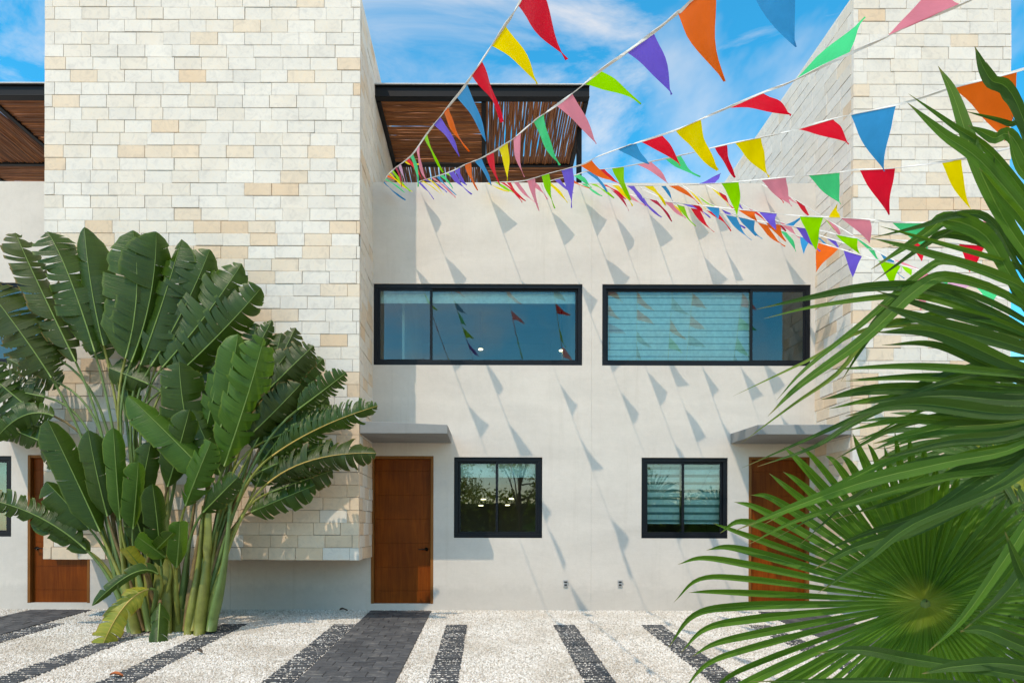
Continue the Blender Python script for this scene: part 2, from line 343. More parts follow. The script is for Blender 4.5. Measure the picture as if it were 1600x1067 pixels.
# gravel: pebbles on the sheets between the paving
g = MB()
edges = sorted([(a, b_, 0) for a, b_ in PATHS] + [(a, b_, 1) for a, b_ in STRIPS]); x = -8.0
zones = []
for a, b_, s in edges:
    if a > x: zones.append((x, a, 5.4, YW))
    if s: zones.append((a, b_, 8.98, YW))
    else: zones.append((a, b_, YW - .11, YW))
    x = b_
zones.append((x, 7.2, 5.4, YW))
for (a, b_, y0, y1) in zones: g.quad((a, y0, gz(y0) - .008), (b_, y0, gz(y0) - .008), (b_, y1, gz(y1) - .008), (a, y1, gz(y1) - .008))
for (a, b_, y0, y1) in strip_gaps: g.quad((a, y0, gz(y0) - .005), (b_, y0, gz(y0) - .005), (b_, y1, gz(y1) - .005), (a, y1, gz(y1) - .005))
go = g.build('gravel', M['gravel']); tag(go, 'white pebble gravel spread between the dark paving strips', 'gravel', kind='stuff')
import bmesh
pebcol = bpy.data.collections.new('pebble_shapes')
for k in range(4):
    bm = bmesh.new(); bmesh.ops.create_icosphere(bm, subdivisions=1, radius=.5)
    for v in bm.verts: v.co *= rnd.uniform(.75, 1.2); v.co.z *= .7; v.co.x *= 1.15
    me = bpy.data.meshes.new('pebble'); bm.to_mesh(me); bm.free(); me.materials.append(M['pebble'])
    po = bpy.data.objects.new('pebble', me); pebcol.objects.link(po)
ng = bpy.data.node_groups.new('scatter_gravel', 'GeometryNodeTree')
ng.interface.new_socket('Geometry', in_out='INPUT', socket_type='NodeSocketGeometry'); ng.interface.new_socket('Geometry', in_out='OUTPUT', socket_type='NodeSocketGeometry')
gi = ng.nodes.new('NodeGroupInput'); gout = ng.nodes.new('NodeGroupOutput'); dp = ng.nodes.new('GeometryNodeDistributePointsOnFaces'); ins = ng.nodes.new('GeometryNodeInstanceOnPoints')
ci = ng.nodes.new('GeometryNodeCollectionInfo'); ci.inputs[0].default_value = pebcol; ci.inputs['Separate Children'].default_value = True; ci.inputs['Reset Children'].default_value = True
rr = ng.nodes.new('FunctionNodeRandomValue'); rr.data_type = 'FLOAT_VECTOR'; rr.inputs[0].default_value = (0, 0, 0); rr.inputs[1].default_value = (6.28, 6.28, 6.28)
rs = ng.nodes.new('FunctionNodeRandomValue'); rs.data_type = 'FLOAT'; rs.inputs[2].default_value = .010; rs.inputs[3].default_value = .028
jn = ng.nodes.new('GeometryNodeJoinGeometry')
dp.inputs['Density'].default_value = 3300; ins.inputs['Pick Instance'].default_value = True
nl = ng.links.new
nl(gi.outputs[0], dp.inputs[0]); nl(dp.outputs[0], ins.inputs[0]); nl(ci.outputs[0], ins.inputs['Instance']); nl(rr.outputs[0], ins.inputs['Rotation']); nl(rs.outputs[1], ins.inputs['Scale'])
nl(gi.outputs[0], jn.inputs[0]); nl(ins.outputs[0], jn.inputs[0]); nl(jn.outputs[0], gout.inputs[0])
md = go.modifiers.new('scatter', 'NODES'); md.node_group = ng

# ---------------------------------------------------------------- stone towers
CH = .1682; BL = .3640; ZB = P(561, 875.4, YT).z; ZT = ZB + CH * 45
BW, BD = 1.0, .06
def brick_mesh(seed):
    r = random.Random(seed); q = MB(); b = .008
    # front face towards -Y at y=0, unit size scaled by the object; chamfered rim
    def rim(y, ix, iz): return [(-.5 + ix, y, -.5 + iz), (.5 - ix, y, -.5 + iz), (.5 - ix, y, .5 - iz), (-.5 + ix, y, .5 - iz)]
    q.v = rim(.06, 0, 0) + rim(.005, 0, 0) + rim(r.uniform(-.0015, .0015), .010, .022)
    q.v[8:] = [(x + r.uniform(-.003, .003), y + r.uniform(-.0015, .0015), z + r.uniform(-.006, .006)) for x, y, z in q.v[8:]]
    q.f = [(8, 9, 10, 11)] + [(a, (a + 1) % 4, 4 + (a + 1) % 4, 4 + a) for a in range(4)] + [(4 + a, 4 + (a + 1) % 4, 8 + (a + 1) % 4, 8 + a) for a in range(4)]
    return q
BM_ = [brick_mesh(i) for i in range(6)]; BMESH = [q.mesh('brick', M['stone']) for q in BM_]
def brick_colour(r, t):
    k = r.random(); tan = .05 + .62 * max(0, 1 - t * 2.0) + .14 * (t < .72)
    if k < tan: c = Vector((.70, .545, .405)).lerp(Vector((.72, .635, .54)), min(1, r.random() * (.6 + t)))
    elif k < tan + .30: c = Vector((.70, .665, .615)).lerp(Vector((.72, .69, .65)), r.random())
    elif k < tan + .40: c = Vector((.69, .68, .66))
    else: c = Vector((.70, .685, .66)).lerp(Vector((.73, .72, .70)), r.random())
    c = c * r.uniform(.97, 1.03); return (c.x * 1.03, c.y * .99, c.z * .93, 1)
def tower(name, x0, x1, side, seed, label, hidden):
    r = random.Random(seed); root = empty(name, ((x0 + x1) / 2, YT, ZB)); tag(root, label, 'tower'); ox, oy, oz = root.location
    yb = 15.4
    core = MB(); core.box(x0 + .012 - ox, x1 - .012 - ox, .012, yb - oy - .01, .006, ZT - ZB - .004); core.build('tower_core', M['mortar'], root)
    # soffit slab and coping
    boxpart('coping', M['stone_plain'], root, x0 - ox + .003, x1 - ox - .003, .003, yb - oy, ZT - ZB - .003, ZT - ZB + .03)
    bricks = []
    for row in range(45):
        z = ZB + row * CH; off = -r.choice([.08, .15, .23, .30]) if row % 2 else -r.choice([.02, .26, .18, .11])
        x = x0 + off
        while x < x1 - .001:
            a, b_ = max(x, x0), min(x + BL, x1)
            if b_ - a > .02: bricks.append(('F', a, b_, z, row))
            x += BL
        if side:
            y = YT + (-r.choice([.02, .1, .2, .3])); first = True
            yend = YW + .02 if z < 6.2 else yb
            y = YT + .062 if False else y
            while y < yend:
                a, b_ = max(y, YT + .064), min(y + BL, yend)
                if b_ - a > .02: bricks.append(('S', a, b_, z, row))
                y += BL
    def vis(b):
        k, a, b_, z, row = b
        w = b_ - a
        if k == 'S': d = (a + b_) / 2; return w * abs(x0 if side < 0 else x1) / d * .6 if not hidden(k, a, z) else .001
        return w if not hidden(k, (a + b_) / 2, z + .08) else .001
    order = sorted(bricks, key=lambda b: -vis(b)); single = set(id(b) for b in order[:300])
    far = MB(); fc = []
    for b in bricks:
        k, a, b_, z, row = b; t = row / 45; c = brick_colour(r, t); w = b_ - a
        gp = r.choice([.0015, .002, .003, .004, .008]); gw = r.choice([.0015, .002, .003, .006]); dz = r.uniform(-.001, .001); pr = r.uniform(-.003, .005); i = r.randrange(6)
        cx, cz = (a + b_) / 2, z + CH / 2 + gp / 2 + dz; sx, sz = w - gw, CH - gp
        tilt = r.gauss(0, .002)
        if k == 'F': Mx = Matrix.Translation((cx - ox, -pr, cz - oz)) @ Matrix.Rotation(tilt, 4, 'Y') @ Matrix.Diagonal((sx, 1, sz, 1))
        else:
            ang = R(90) if side > 0 else R(-90); xs = (x1 + pr) if side > 0 else (x0 - pr)
            Mx = Matrix.Translation((xs - ox, cx - oy, cz - oz)) @ Matrix.Rotation(ang, 4, 'Z') @ Matrix.Diagonal((sx, 1, sz, 1))
        if id(b) in single:
            o = bpy.data.objects.new('brick', BMESH[i]); col.objects.link(o); o.parent = root; o.matrix_local = Mx; o.color = c
        else:
            n = len(far.v); far.v += [tuple(Mx @ Vector(v)) for v in BM_[i].v]; far.f += [tuple(n + q for q in f) for f in BM_[i].f]; fc += [c] * len(BM_[i].v)
    if far.v:
        o = far.build('brickwork', M['stone_far'], root); o['kind'] = 'stuff'
        at = o.data.color_attributes.new('Col', 'FLOAT_COLOR', 'POINT')
        for i, c in enumerate(fc): at.data[i].color = c
    return root
M['stone_plain'] = simple('coping_stone', (.70, .68, .64), .85, scale=8)
XA0, XA1 = P(69, 300, YT).x, P(561.3, 700, YT).x
XB0, XB1 = P(1333, 300, YT).x, P(1580, 200, YT).x
def hid_left(k, a, z):
    if k == 'S': return z < ZB - 1
    px, py = VX + a / YT * F, VY - (z - ZC) / YT * F
    return (py > 400 and px < 400) or (480 < py < 800 and px < 500) or py > 860 and px < 380
def hid_right(k, a, z):
    py = VY - (z - ZC) / YT * F
    return py > 560
tower('stone_tower', XA0, XA1, 1, 3, 'wide cream stone block tower standing behind the big paddle-leaved palm', hid_left)
tower('stone_tower', XB0, XB1, -1, 9, 'narrow cream stone block tower behind the fan palm at the right', hid_right)

# ---------------------------------------------------------------- houses
ZP = WZ(285.5)
def facade(name, root, x0, x1, holes, mirror_ctr=None):
    xs = sorted(set([x0, x1] + [h[0] for h in holes] + [h[1] for h in holes])); zs = sorted(set([-.3, ZP] + [h[2] for h in holes] + [h[3] for h in holes]))
    q = MB(); D = .16
    for i in range(len(xs) - 1):
        for j in range(len(zs) - 1):
            cx, cz = (xs[i] + xs[i + 1]) / 2, (zs[j] + zs[j + 1]) / 2
            if any(h[0] < cx < h[1] and h[2] < cz < h[3] for h in holes): continue
            q.quad((xs[i], YW, zs[j]), (xs[i + 1], YW, zs[j]), (xs[i + 1], YW, zs[j + 1]), (xs[i], YW, zs[j + 1]))
            q.quad((xs[i + 1], YW + D, zs[j]), (xs[i], YW + D, zs[j]), (xs[i], YW + D, zs[j + 1]), (xs[i + 1], YW + D, zs[j + 1]))
    for (a, b_, c, d) in holes:
        y0, y1 = YW, YW + D
        q.quad((a, y0, c), (a, y0, d), (a, y1, d), (a, y1, c)); q.quad((b_, y0, d), (b_, y0, c), (b_, y1, c), (b_, y1, d))
        q.quad((a, y0, d), (b_, y0, d), (b_, y1, d), (a, y1, d)); q.quad((b_, y0, c), (a, y0, c), (a, y1, c), (b_, y1, c))
    q.quad((x0, YW, ZP), (x1, YW, ZP), (x1, YW + D, ZP), (x0, YW + D, ZP))
    for x in (x0, x1): q.quad((x, YW, -.3), (x, YW + D, -.3), (x, YW + D, ZP), (x, YW, ZP))
    return q.build('front_wall', M['plaster'], root)
def shell(root, x0, x1):
    e = .01
    boxpart('terrace_slab', M['plaster_inside'], root, x0 + e, x1 - e, YW + .165, 15.3, 5.35, 5.6)
    boxpart('floor_slab', M['plaster_inside'], root, x0 + e, x1 - e, YW + .165, 15.3, 2.75, 2.95)
    boxpart('ground_slab', M['plaster_inside'], root, x0 + e, x1 - e, YW + .165, 15.3, -.2, .05)
    boxpart('back_wall', M['plaster_inside'], root, x0 + e, x1 - e, 15.305, 15.45, -.2, 6.35)
    for a, b_ in ((x0 + e, x0 + .13), (x1 - .13, x1 - e)):
        boxpart('side_wall', M['plaster_inside'], root, a, b_, YW + .166, 15.29, .052, 2.748)
        boxpart('side_wall', M['plaster_inside'], root, a, b_, YW + .166, 15.29, 2.952, 5.348)
def window(root, x0, x1, z0, z1, xm, first_front=True):
    y = YW + .022; t = .062; d = .07
    fr = MB(); fr.box(x0, x1, y, y + d, z0, z0 + t); fr.box(x0, x1, y, y + d, z1 - t, z1); fr.box(x0, x0 + t, y + .001, y + d - .001, z0 + t, z1 - t); fr.box(x1 - t, x1, y + .001, y + d - .001, z0 + t, z1 - t)
    w = fr.build('window', M['frame'], root, bevel=.004)
    a, b_ = (x0 + t, xm), (xm, x1 - t)
    for k, (l, r_) in enumerate((a, b_)):
        yy = y + (.012 if (k == 0) != first_front else .036)
        s = .036; l2, r2 = (l, r_ + .022) if k == 0 else (l - .022, r_)
        sm = MB(); zz0, zz1 = z0 + t - .004, z1 - t + .004
        sm.box(l2, r2, yy, yy + .022, zz0, zz0 + s); sm.box(l2, r2, yy, yy + .022, zz1 - s, zz1); sm.box(l2, l2 + s, yy + .0005, yy + .0215, zz0 + s, zz1 - s); sm.box(r2 - s, r2, yy + .0005, yy + .0215, zz0 + s, zz1 - s)
        sm.build('sash', M['frame'], w, bevel=.003)
        gm = MB(); gm.quad((l2 + s, yy + .011, zz0 + s), (r2 - s, yy + .011, zz0 + s), (r2 - s, yy + .011, zz1 - s), (l2 + s, yy + .011, zz1 - s)); gm.build('pane', M['glass'], w)
    return w
def sheet(name, mt, par, x0, x1, y, z0, z1, th=.004): return boxpart(name, mt, par, x0, x1, y, y + th, z0, z1)
def door(root, x0, x1, z0, z1, handle_right=True):
    y = YW + .03; t = .042
    fr = MB(); fr.box(x0, x0 + t, y - .035, y + .09, z0, z1); fr.box(x1 - t, x1, y - .035, y + .09, z0, z1); fr.box(x0 + t, x1 - t, y - .034, y + .09, z1 - t, z1)
    d = fr.build('door', M['door_frame'], root, bevel=.004)
    lines = [0, .083, .25, .418, .585, .75, .915, 1.0]; H = z1 - t - z0 - .004
    for a, b_ in zip(lines, lines[1:]):
        zt, zb = z0 + .004 + H * (1 - a), z0 + .004 + H * (1 - b_)
        boxpart('panel', M['door'], d, x0 + t + .004, x1 - t - .004, y + .03, y + .07, zb + .002, zt - .002, bevel=.0025)
    boxpart('backing', M['door'], d, x0 + t + .003, x1 - t - .003, y + .036, y + .068, z0 + .002, z1 - t - .001)
    hx = x1 - t - .065 if handle_right else x0 + t + .065; s = -1 if handle_right else 1; hz = z0 + (z1 - z0) * .368
    h = MB(); h.tube([(hx, y + .03, hz), (hx, y + .018, hz)], .027, 14); h.tube([(hx, y + .02, hz), (hx, y - .022, hz)], .010, 8); h.tube([(hx - s * .008, y - .022, hz), (hx + s * .05, y - .024, hz + .002), (hx + s * .115, y - .020, hz - .004)], [.011, .010, .008], 8)
    h.build('handle', M['handle'], d, smooth=True); return d
def canopy(root, x0, x1, left):
    zb = P(630, 677, YT + .02).z; y0 = YT + .02
    q = MB(); ha, hb = (.165, .118) if left else (.13, .135)
    q.v = [(x0, y0, zb), (x1, y0, zb), (x1, YW - .002, zb), (x0, YW - .002, zb), (x0, y0, zb + ha), (x1, y0, zb + hb), (x1, YW - .002, zb + hb + .02), (x0, YW - .002, zb + ha + .02)]
    q.f = [(0, 3, 2, 1), (4, 5, 6, 7), (0, 1, 5, 4), (1, 2, 6, 5), (2, 3, 7, 6), (3, 0, 4, 7)]
    return q.build('canopy', M['concrete'], root, bevel=.006)
def outlet(root, px):
    c = P(px, 911, YW); x, z = c.x, c.z; w, h = .032, .052
    o = boxpart('outlet', M['outlet'], root, x - w, x + w, YW - .022, YW - .001, z - h, z + h, bevel=.006)
    for dz in (-.022, .022): boxpart('socket', M['outlet_dark'], o, x - .02, x + .02, YW - .026, YW - .0215, z + dz - .013, z + dz + .013)
    boxpart('cover_lip', M['outlet'], o, x - w - .004, x + w + .004, YW - .034, YW - .0225, z + h - .018, z + h)
def downlight(par, x, y, z):
    q = MB(); q.tube([(x, y, z - .004), (x, y, z)], .055, 16); q.build('downlight', M['lamp'], par)
XC = (XA0 + XA1) / 2; XS = WX(924)
d0, d1 = WX(580), WX(677.5); dz0, dz1 = WZ(943), WZ(712.5)
s0, s1, sm_ = WX(709.5), WX(847.5), WX(777); sz0, sz1 = WZ(840), WZ(714)
u0, u1, um = WX(583.5, 500), WX(910, 500), WX(673, 500); uz0, uz1 = WZ(570.5), WZ(443.5)
# house with the open blinds
A = empty('townhouse', ((XC + XS) / 2, YW, 0)); tag(A, 'cream plastered townhouse with brown door beside the wide stone tower', 'house')
inv = lambda o: None
def at_root(root): return root
def house(root, x0, x1): pass
for rt in (A,): rt.location = (0, 0, 0)
facade('front_wall', A, XC, XS - .0008, [(d0, d1, dz0, dz1), (s0, s1, sz0, sz1), (u0, u1, uz0, uz1)]); shell(A, XC, XS - .0008)
door(A, d0, d1, dz0, dz1); canopy(A, XA1 + .002, P(699.2, 677.9, YT + .02).x, True)
w = window(A, u0, u1, uz0, uz1, um, False)
sheet('blind_roll', M['blind'], w, u0 + .06, u1 - .06, YW + .17, uz1 - .215, uz1 - .05); sheet('blind_rail', M['blind'], w, u0 + .06, u1 - .06, YW + .165, uz1 - .24, uz1 - .218, .018)
sheet('room_partition', M['plaster_inside'], A, u0 + .36, u0 + .40, YW + .55, 2.96, 5.34, 3.0)
w = window(A, s0, s1, sz0, sz1, sm_, True)
sheet('blind_roll', M['blind'], w, s0 + .06, s1 - .06, YW + .17, sz1 - .265, sz1 - .06); sheet('blind_rail', M['blind'], w, s0 + .06, s1 - .06, YW + .165, sz1 - .288, sz1 - .268, .018)
sheet('inner_door', M['plaster'], A, .05, .75, 15.2, .06, 2.2, .05)
for x, y in ((-.3, 12.4), (.55, 12.4), (-.3, 13.6), (.6, 13.6)): downlight(A, x, y, 2.748)
for x, y in ((.22, 11.9), (1.35, 11.9)): downlight(A, x, y, 5.348)
def pendant(x, y, z, top):
    q = MB(); q.tube([(x, y, z), (x, y, top)], .006, 6); q.tube([(x, y, z + .012), (x, y, z + .05), (x, y, z + .09)], [.06, .05, .012], 12); p_ = q.build('pendant_lamp', M['frame'], A)
    q = MB(); q.tube([(x, y, z - .006), (x, y, z + .008)], .045, 12); q.build('bulb', M['lamp'], p_)
pendant(-.12, 13.0, 4.62, 5.348); pendant(1.42, 13.0, 4.60, 5.348)
for x_, z_ in ((-.06, 1.77), (.47, 1.78)): pendant(x_, 13.0, z_, 2.748); pendant(x_ - .05, 13.6, z_ - .10, 2.748)
outlet(A, 883.5)
# mirrored neighbour house
rx = lambda x: 2 * XS - x
B = empty('townhouse'); tag(B, 'cream plastered townhouse with closed striped blinds beside the fan palm', 'house')
D0, D1 = WX(1170), WX(1265); S0, S1, SM = WX(1002.5), WX(1137.5), WX(1068); U0, U1, UM = WX(941, 500), WX(1267, 500), WX(1176, 500)
facade('front_wall', B, XS + .0008, XB1, [(D0, D1, dz0, dz1), (S0, S1, sz0, sz1), (U0, U1, uz0, uz1)]); shell(B, XS + .0008, XB1)
door(B, D0, D1, dz0, dz1, False); canopy(B, P(1184, 682, YT + .02).x, XB0 - .002, False)
w = window(B, U0, U1, uz0, uz1, UM, True)
nb = 11; za, zb_ = uz0 + .075, uz1 - .055; st = (zb_ - za) / nb
for i in range(nb):
    o = sheet('blind_band', M['blind'], w, U0 + .08, UM + .02, YW + .175, za + i * st + .012, za + (i + 1) * st, .004)
    sheet('blind_gap', M['blind_sheer'], w, U0 + .08, UM + .02, YW + .179, za + i * st + .001, za + i * st + .013, .003)
sheet('blind_rail', M['blind'], w, U0 + .08, UM + .02, YW + .170, za - .02, za, .018)
boxpart('air_conditioner', M['plaster'], w, U1 - .75, U1 - .14, 14.9, 15.2, 4.6, 4.9)
w = window(B, S0, S1, sz0, sz1, SM, False)
nb = 8; za, zb_ = sz0 + .24, sz1 - .05; st = (zb_ - za) / nb
for (l, r_) in ((S0 + .07, SM - .01), (SM + .01, S1 - .07)):
    for i in range(nb):
        sheet('blind_band', M['blind'], w, l, r_, YW + .175, za + i * st + st * .36, za + (i + 1) * st, .004)
        sheet('blind_gap', M['blind_sheer'], w, l, r_, YW + .179, za + i * st + .001, za + i * st + st * .37, .003)
    sheet('blind_rail', M['blind'], w, l, r_, YW + .170, za - .022, za, .018)
outlet(B, 968.5)
# house left of the wide tower
mx_ = lambda x: 2 * XC - x
Cc = empty('townhouse'); tag(Cc, 'cream plastered townhouse with teal curtain at the left edge', 'house')
XE = -11.0
facade('front_wall', Cc, XE, XC - .003, [(mx_(d1), mx_(d0), dz0, dz1), (mx_(s1) + .06, mx_(s0) + .06, sz0, sz1), (mx_(u1), mx_(u0), uz0, uz1)]); shell(Cc, XE, XC - .003)
door(Cc, mx_(d1), mx_(d0), dz0, dz1, False); canopy(Cc, mx_(P(699.2, 677.9, YT + .02).x), XA0 - .002, False)
window(Cc, mx_(u1), mx_(u0), uz0, uz1, mx_(um), True)
w = window(Cc, mx_(s1) + .06, mx_(s0) + .06, sz0, sz1, mx_(sm_) + .06, True)
cu = MB(); n = 60; xa, xb = mx_(s1) + .1, mx_(s0) + .02
for i in range(n + 1):
    x = xa + (xb - xa) * i / n; yy = YW + .2 + .025 * math.sin(i * 1.3) + .01 * math.sin(i * .7)
    cu.v += [(x, yy, sz0 + .02), (x, yy, sz1 - .03)]
for i in range(n): cu.f.append((2 * i, 2 * i + 2, 2 * i + 3, 2 * i + 1))
cu.build('curtain', M['curtain'], w, smooth=True)

# ---------------------------------------------------------------- roof pergolas
def stick_mesh(seed):
    r = random.Random(seed); q = MB(); n = 6; ph = r.uniform(0, 6); pts = []; rad = []
    for i in range(n + 1):
        pts.append((-.5 + i / n, r.uniform(-.007, .007) + .006 * math.sin(ph + i), r.uniform(-.005, .005))); rad.append(r.uniform(.017, .023))
    # unit length in X, tube by hand so rings stay round under length scaling
    for p, ra in zip(pts, rad):
        for k in range(5): q.v.append((p[0], p[1] + ra * math.cos(k * 1.2566), p[2] + ra * math.sin(k * 1.2566)))
    for i in range(n):
        for k in range(5): q.f.append((i * 5 + k, i * 5 + 5 + k, i * 5 + 5 + (k + 1) % 5, i * 5 + (k + 1) % 5))
    return q.mesh('stick', M['stick'], True)
ST = [stick_mesh(i) for i in range(7)]
def pergola(name, xl, xr, sgn, label, seed):
    r = random.Random(seed); y0, y1, y2 = YW + .14, 12.28, 14.4; zt = P(700, 135, y0).z; zb = P(700, 153, y0).z
    root = empty(name, ((xl + xr) / 2, y0, 5.6)); tag(root, label, 'pergola', 'roof terrace pergolas'); ox, oy, oz = root.location
    def bx(nm, a, b_, c, d, e, f, mt=M['steel']): return boxpart(nm, mt, root, a - ox, b_ - ox, c - oy, d - oy, e - oz, f - oz, bevel=.004)
    bx('beam', xl, xr, y0, y0 + .07, zb + .012, zt - .012); bx('flange', xl - .0, xr, y0 - .03, y0 + .10, zt - .012, zt); bx('flange', xl, xr, y0 - .03, y0 + .10, zb, zb + .012)
    bx('roof_edge', xl, xr, y0 - .045, y0 + .12, zt + .001, zt + .02, M['steel_top'])
    xm = (xl + xr) / 2 + (.02 if sgn > 0 else -.02)
    for x in (xl, xm - .035, xr - .07): bx('beam', x, x + .07, y0 + .102, y2, zb - .01, zt - .02)
    for y in (y1, y2): bx('beam', xl + .002, xr - .002, y - .035, y + .035, zb - .012, zt - .022)
    for x, y in ((xl + .01, y1 + .3), (xr - .09, y0 + .75), (xl + .01, y2), (xr - .09, y2)): bx('post', x, x + .08, y, y + .08, 5.602, zb - .012)
    zs = zb + .035
    bays = [(xl + .07, xm - .035, y0 + .1, y1 - .035, sgn > 0), (xm + .035, xr - .07, y0 + .1, y1 - .035, sgn < 0), (xl + .07, xm - .035, y1 + .035, y2 - .035, sgn < 0), (xm + .035, xr - .07, y1 + .035, y2 - .035, sgn > 0)]
    for (a, b_, c, d, alongx) in bays:
        t = (c if alongx else a) + .02; end = d if alongx else b_
        while t < end - .01:
            sc_ = r.uniform(.8, 1.15); Lx = (b_ - a) if alongx else (d - c)
            if alongx: child('stick', r.choice(ST), root, ((a + b_) / 2 - ox, t - oy, zs - oz + r.uniform(-.006, .006)), (r.uniform(0, 6), 0, r.uniform(-.006, .006)), (Lx, sc_, sc_))
            else: child('stick', r.choice(ST), root, (t - ox, (c + d) / 2 - oy, zs - oz + r.uniform(-.006, .006)), (r.uniform(0, 6), 0, R(90) + r.uniform(-.006, .006)), (Lx, sc_, sc_))
            t += .0405 * (r.uniform(.9, 1.14) if alongx else r.uniform(.84, 1.07))
    return root
PXL, PXR = P(586, 145, YW + .14).x, P(921, 145, YW + .14).x
pergola('roof_pergola', PXL, PXR, 1, 'black steel pergola roofed with brown sticks behind the bunting', 4)
pergola('roof_pergola', mx_(PXR), mx_(PXL), -1, 'brown stick pergola on the roof left of the wide tower', 7)

# ---------------------------------------------------------------- bunting
SL = .21
def catmull(pts, n):
    pts = [Vector(p) for p in pts]; P_ = [pts[0] * 2 - pts[1]] + pts + [pts[-1] * 2 - pts[-2]]; out = []
    for i in range(len(pts) - 1):
        a, b_, c, d = P_[i:i + 4]
        for k in range(n):
            t = k / n; out.append(.5 * ((2 * b_) + (c - a) * t + (2 * a - 5 * b_ + 4 * c - d) * t * t + (3 * b_ - a - 3 * c + d) * t ** 3))
    out.append(pts[-1]); return out
def bunting(label, X0, cord, flags, seed):
    r = random.Random(seed)
    def depth(px):
        den = (px - VX) / F + SL
        return max(.6, min(YW - .06, (X0 + SL * YW) / den)) if den > .01 else YW - .06
    def ycord(px):
        c = cord
        if px <= c[0][0]: return c[0][1] + (c[0][1] - c[1][1]) / (c[0][0] - c[1][0]) * (px - c[0][0])
        for (a, b_), (c_, d) in zip(c, c[1:]):
            if px <= c_: return b_ + (d - b_) * (px - a) / (c_ - a)
        (a, b_), (c_, d) = c[-2], c[-1]; return d + (d - b_) / (c_ - a) * (px - c_)
    def on(px): return P(px, ycord(px), depth(px))
    start = Vector((X0, YW + .02, ZP - .005))
    pts = [start] + [on(p[0]) for p in cord if on(p[0]).y < YW - .07]
    e = (pts[-1] - pts[-2]); e.normalize(); last = pts[-1]; k = 1
    while last.y > 1.0 and k < 12:
        e.z *= .8; last = last + e * .7; pts.append(last); k += 1
    root = empty('bunting_string', start); tag(root, label, 'bunting', 'pennant strings hung from the roof')
    q = MB(); cc = catmull(pts, 5); n = len(cc)
    # flat ribbon, slowly twisting
    for i, p in enumerate(cc):
        t = (cc[min(i + 1, n - 1)] - cc[max(i - 1, 0)]).normalized(); s = t.cross(Vector((0, 0, 1))).normalized(); u = s.cross(t)
        a = .9 * math.sin(i * .55 + seed) + i * .06; d = (s * math.sin(a) + u * math.cos(a)) * .0055; d2 = (u * math.sin(a) - s * math.cos(a)) * .0018
        for v in (d + d2, d - d2, -d - d2, -d + d2): q.vert(p + v - start)
    for i in range(n - 1):
        for k in range(4): q.f.append((i * 4 + k, i * 4 + 4 + k, i * 4 + 4 + (k + 1) % 4, i * 4 + (k + 1) % 4))
    q.build('cord', M['cord'], root)
    def flag(a, b_, t, c):
        q = MB(); nr, nc = 9, 6
        ax = (b_ - a); dn = t - (a + b_) / 2; nrm = ax.cross(dn)
        if nrm.length < 1e-6: nrm = Vector((0, 1, 0))
        nrm.normalize(); Ls = dn.length; ph = r.uniform(0, 6); am = Ls * r.uniform(.03, .085) * r.choice([-1, 1]); am2 = Ls * r.uniform(.01, .03)
        for i in range(nr + 1):
            v = i / nr
            for j in range(nc + 1):
                u = j / nc; p = (a.lerp(b_, u)).lerp(t, v)
                # edges bow slightly, cloth ripples
                bow = ax * ((u - .5) * .03 * math.sin(math.pi * v))
                off = nrm * (am * math.sin(math.pi * v * .95 + .3) * v ** .4 + am2 * math.sin(6.5 * v + 4.0 * u + ph) * min(1, v * 3))
                q.vert(p + bow + off - start)
        for i in range(nr):
            for j in range(nc): A_ = i * (nc + 1) + j; q.f.append((A_, A_ + 1, A_ + nc + 2, A_ + nc + 1))
        q.build('flag', M['flag_' + c], root, smooth=True)
    cs = [f_[4] for f_ in flags]; acc = .12; kk = seed
    for p0, p1 in zip(cc, cc[1:]):
        acc += (p1 - p0).length
        if acc > .37 and 7.75 < p1.y < YW - .1:
            acc = 0; d = (p1 - p0).normalized(); kk += 1
            t = p1 + Vector((r.uniform(.20, .32), r.uniform(.0, .10), -r.uniform(.12, .27)))
            t.y = min(t.y, YW - .04); flag(p1 - d * .13, p1 + d * .13, t, cs[(kk * 5) % len(cs)])
    for (xa, xb, tx, ty, c) in flags:
        a, b_ = on(xa), on(xb)
        if (a + b_).y / 2 > 7.75: continue
        # keep the hem a plausible length
        w = (b_ - a).length
        if w > .36: mpt = (a + b_) / 2; a, b_ = mpt + (a - mpt) * .36 / w, mpt + (b_ - mpt) * .36 / w
        elif w < .13: mpt = (a + b_) / 2; dr = on(xb + 3) - on(xa - 3); dr.normalize(); a, b_ = mpt - dr * .07, mpt + dr * .07
        mid = (a + b_) / 2; t = P(tx, ty, min(YW - .05, mid.y - .02))
        ln = (t - mid).length
        if ln < .2: # blown towards or away from the camera: give the pennant its real length in depth
            dd = math.sqrt(.24 ** 2 - min(ln, .2) ** 2); yy = mid.y - dd if mid.y < YW - .1 else mid.y - dd
            t = P(tx, ty, max(yy, .6))
        flag(a, b_, t, c)
    # pennants on the part of the string that runs on over the camera
    L_ = pts[-1]
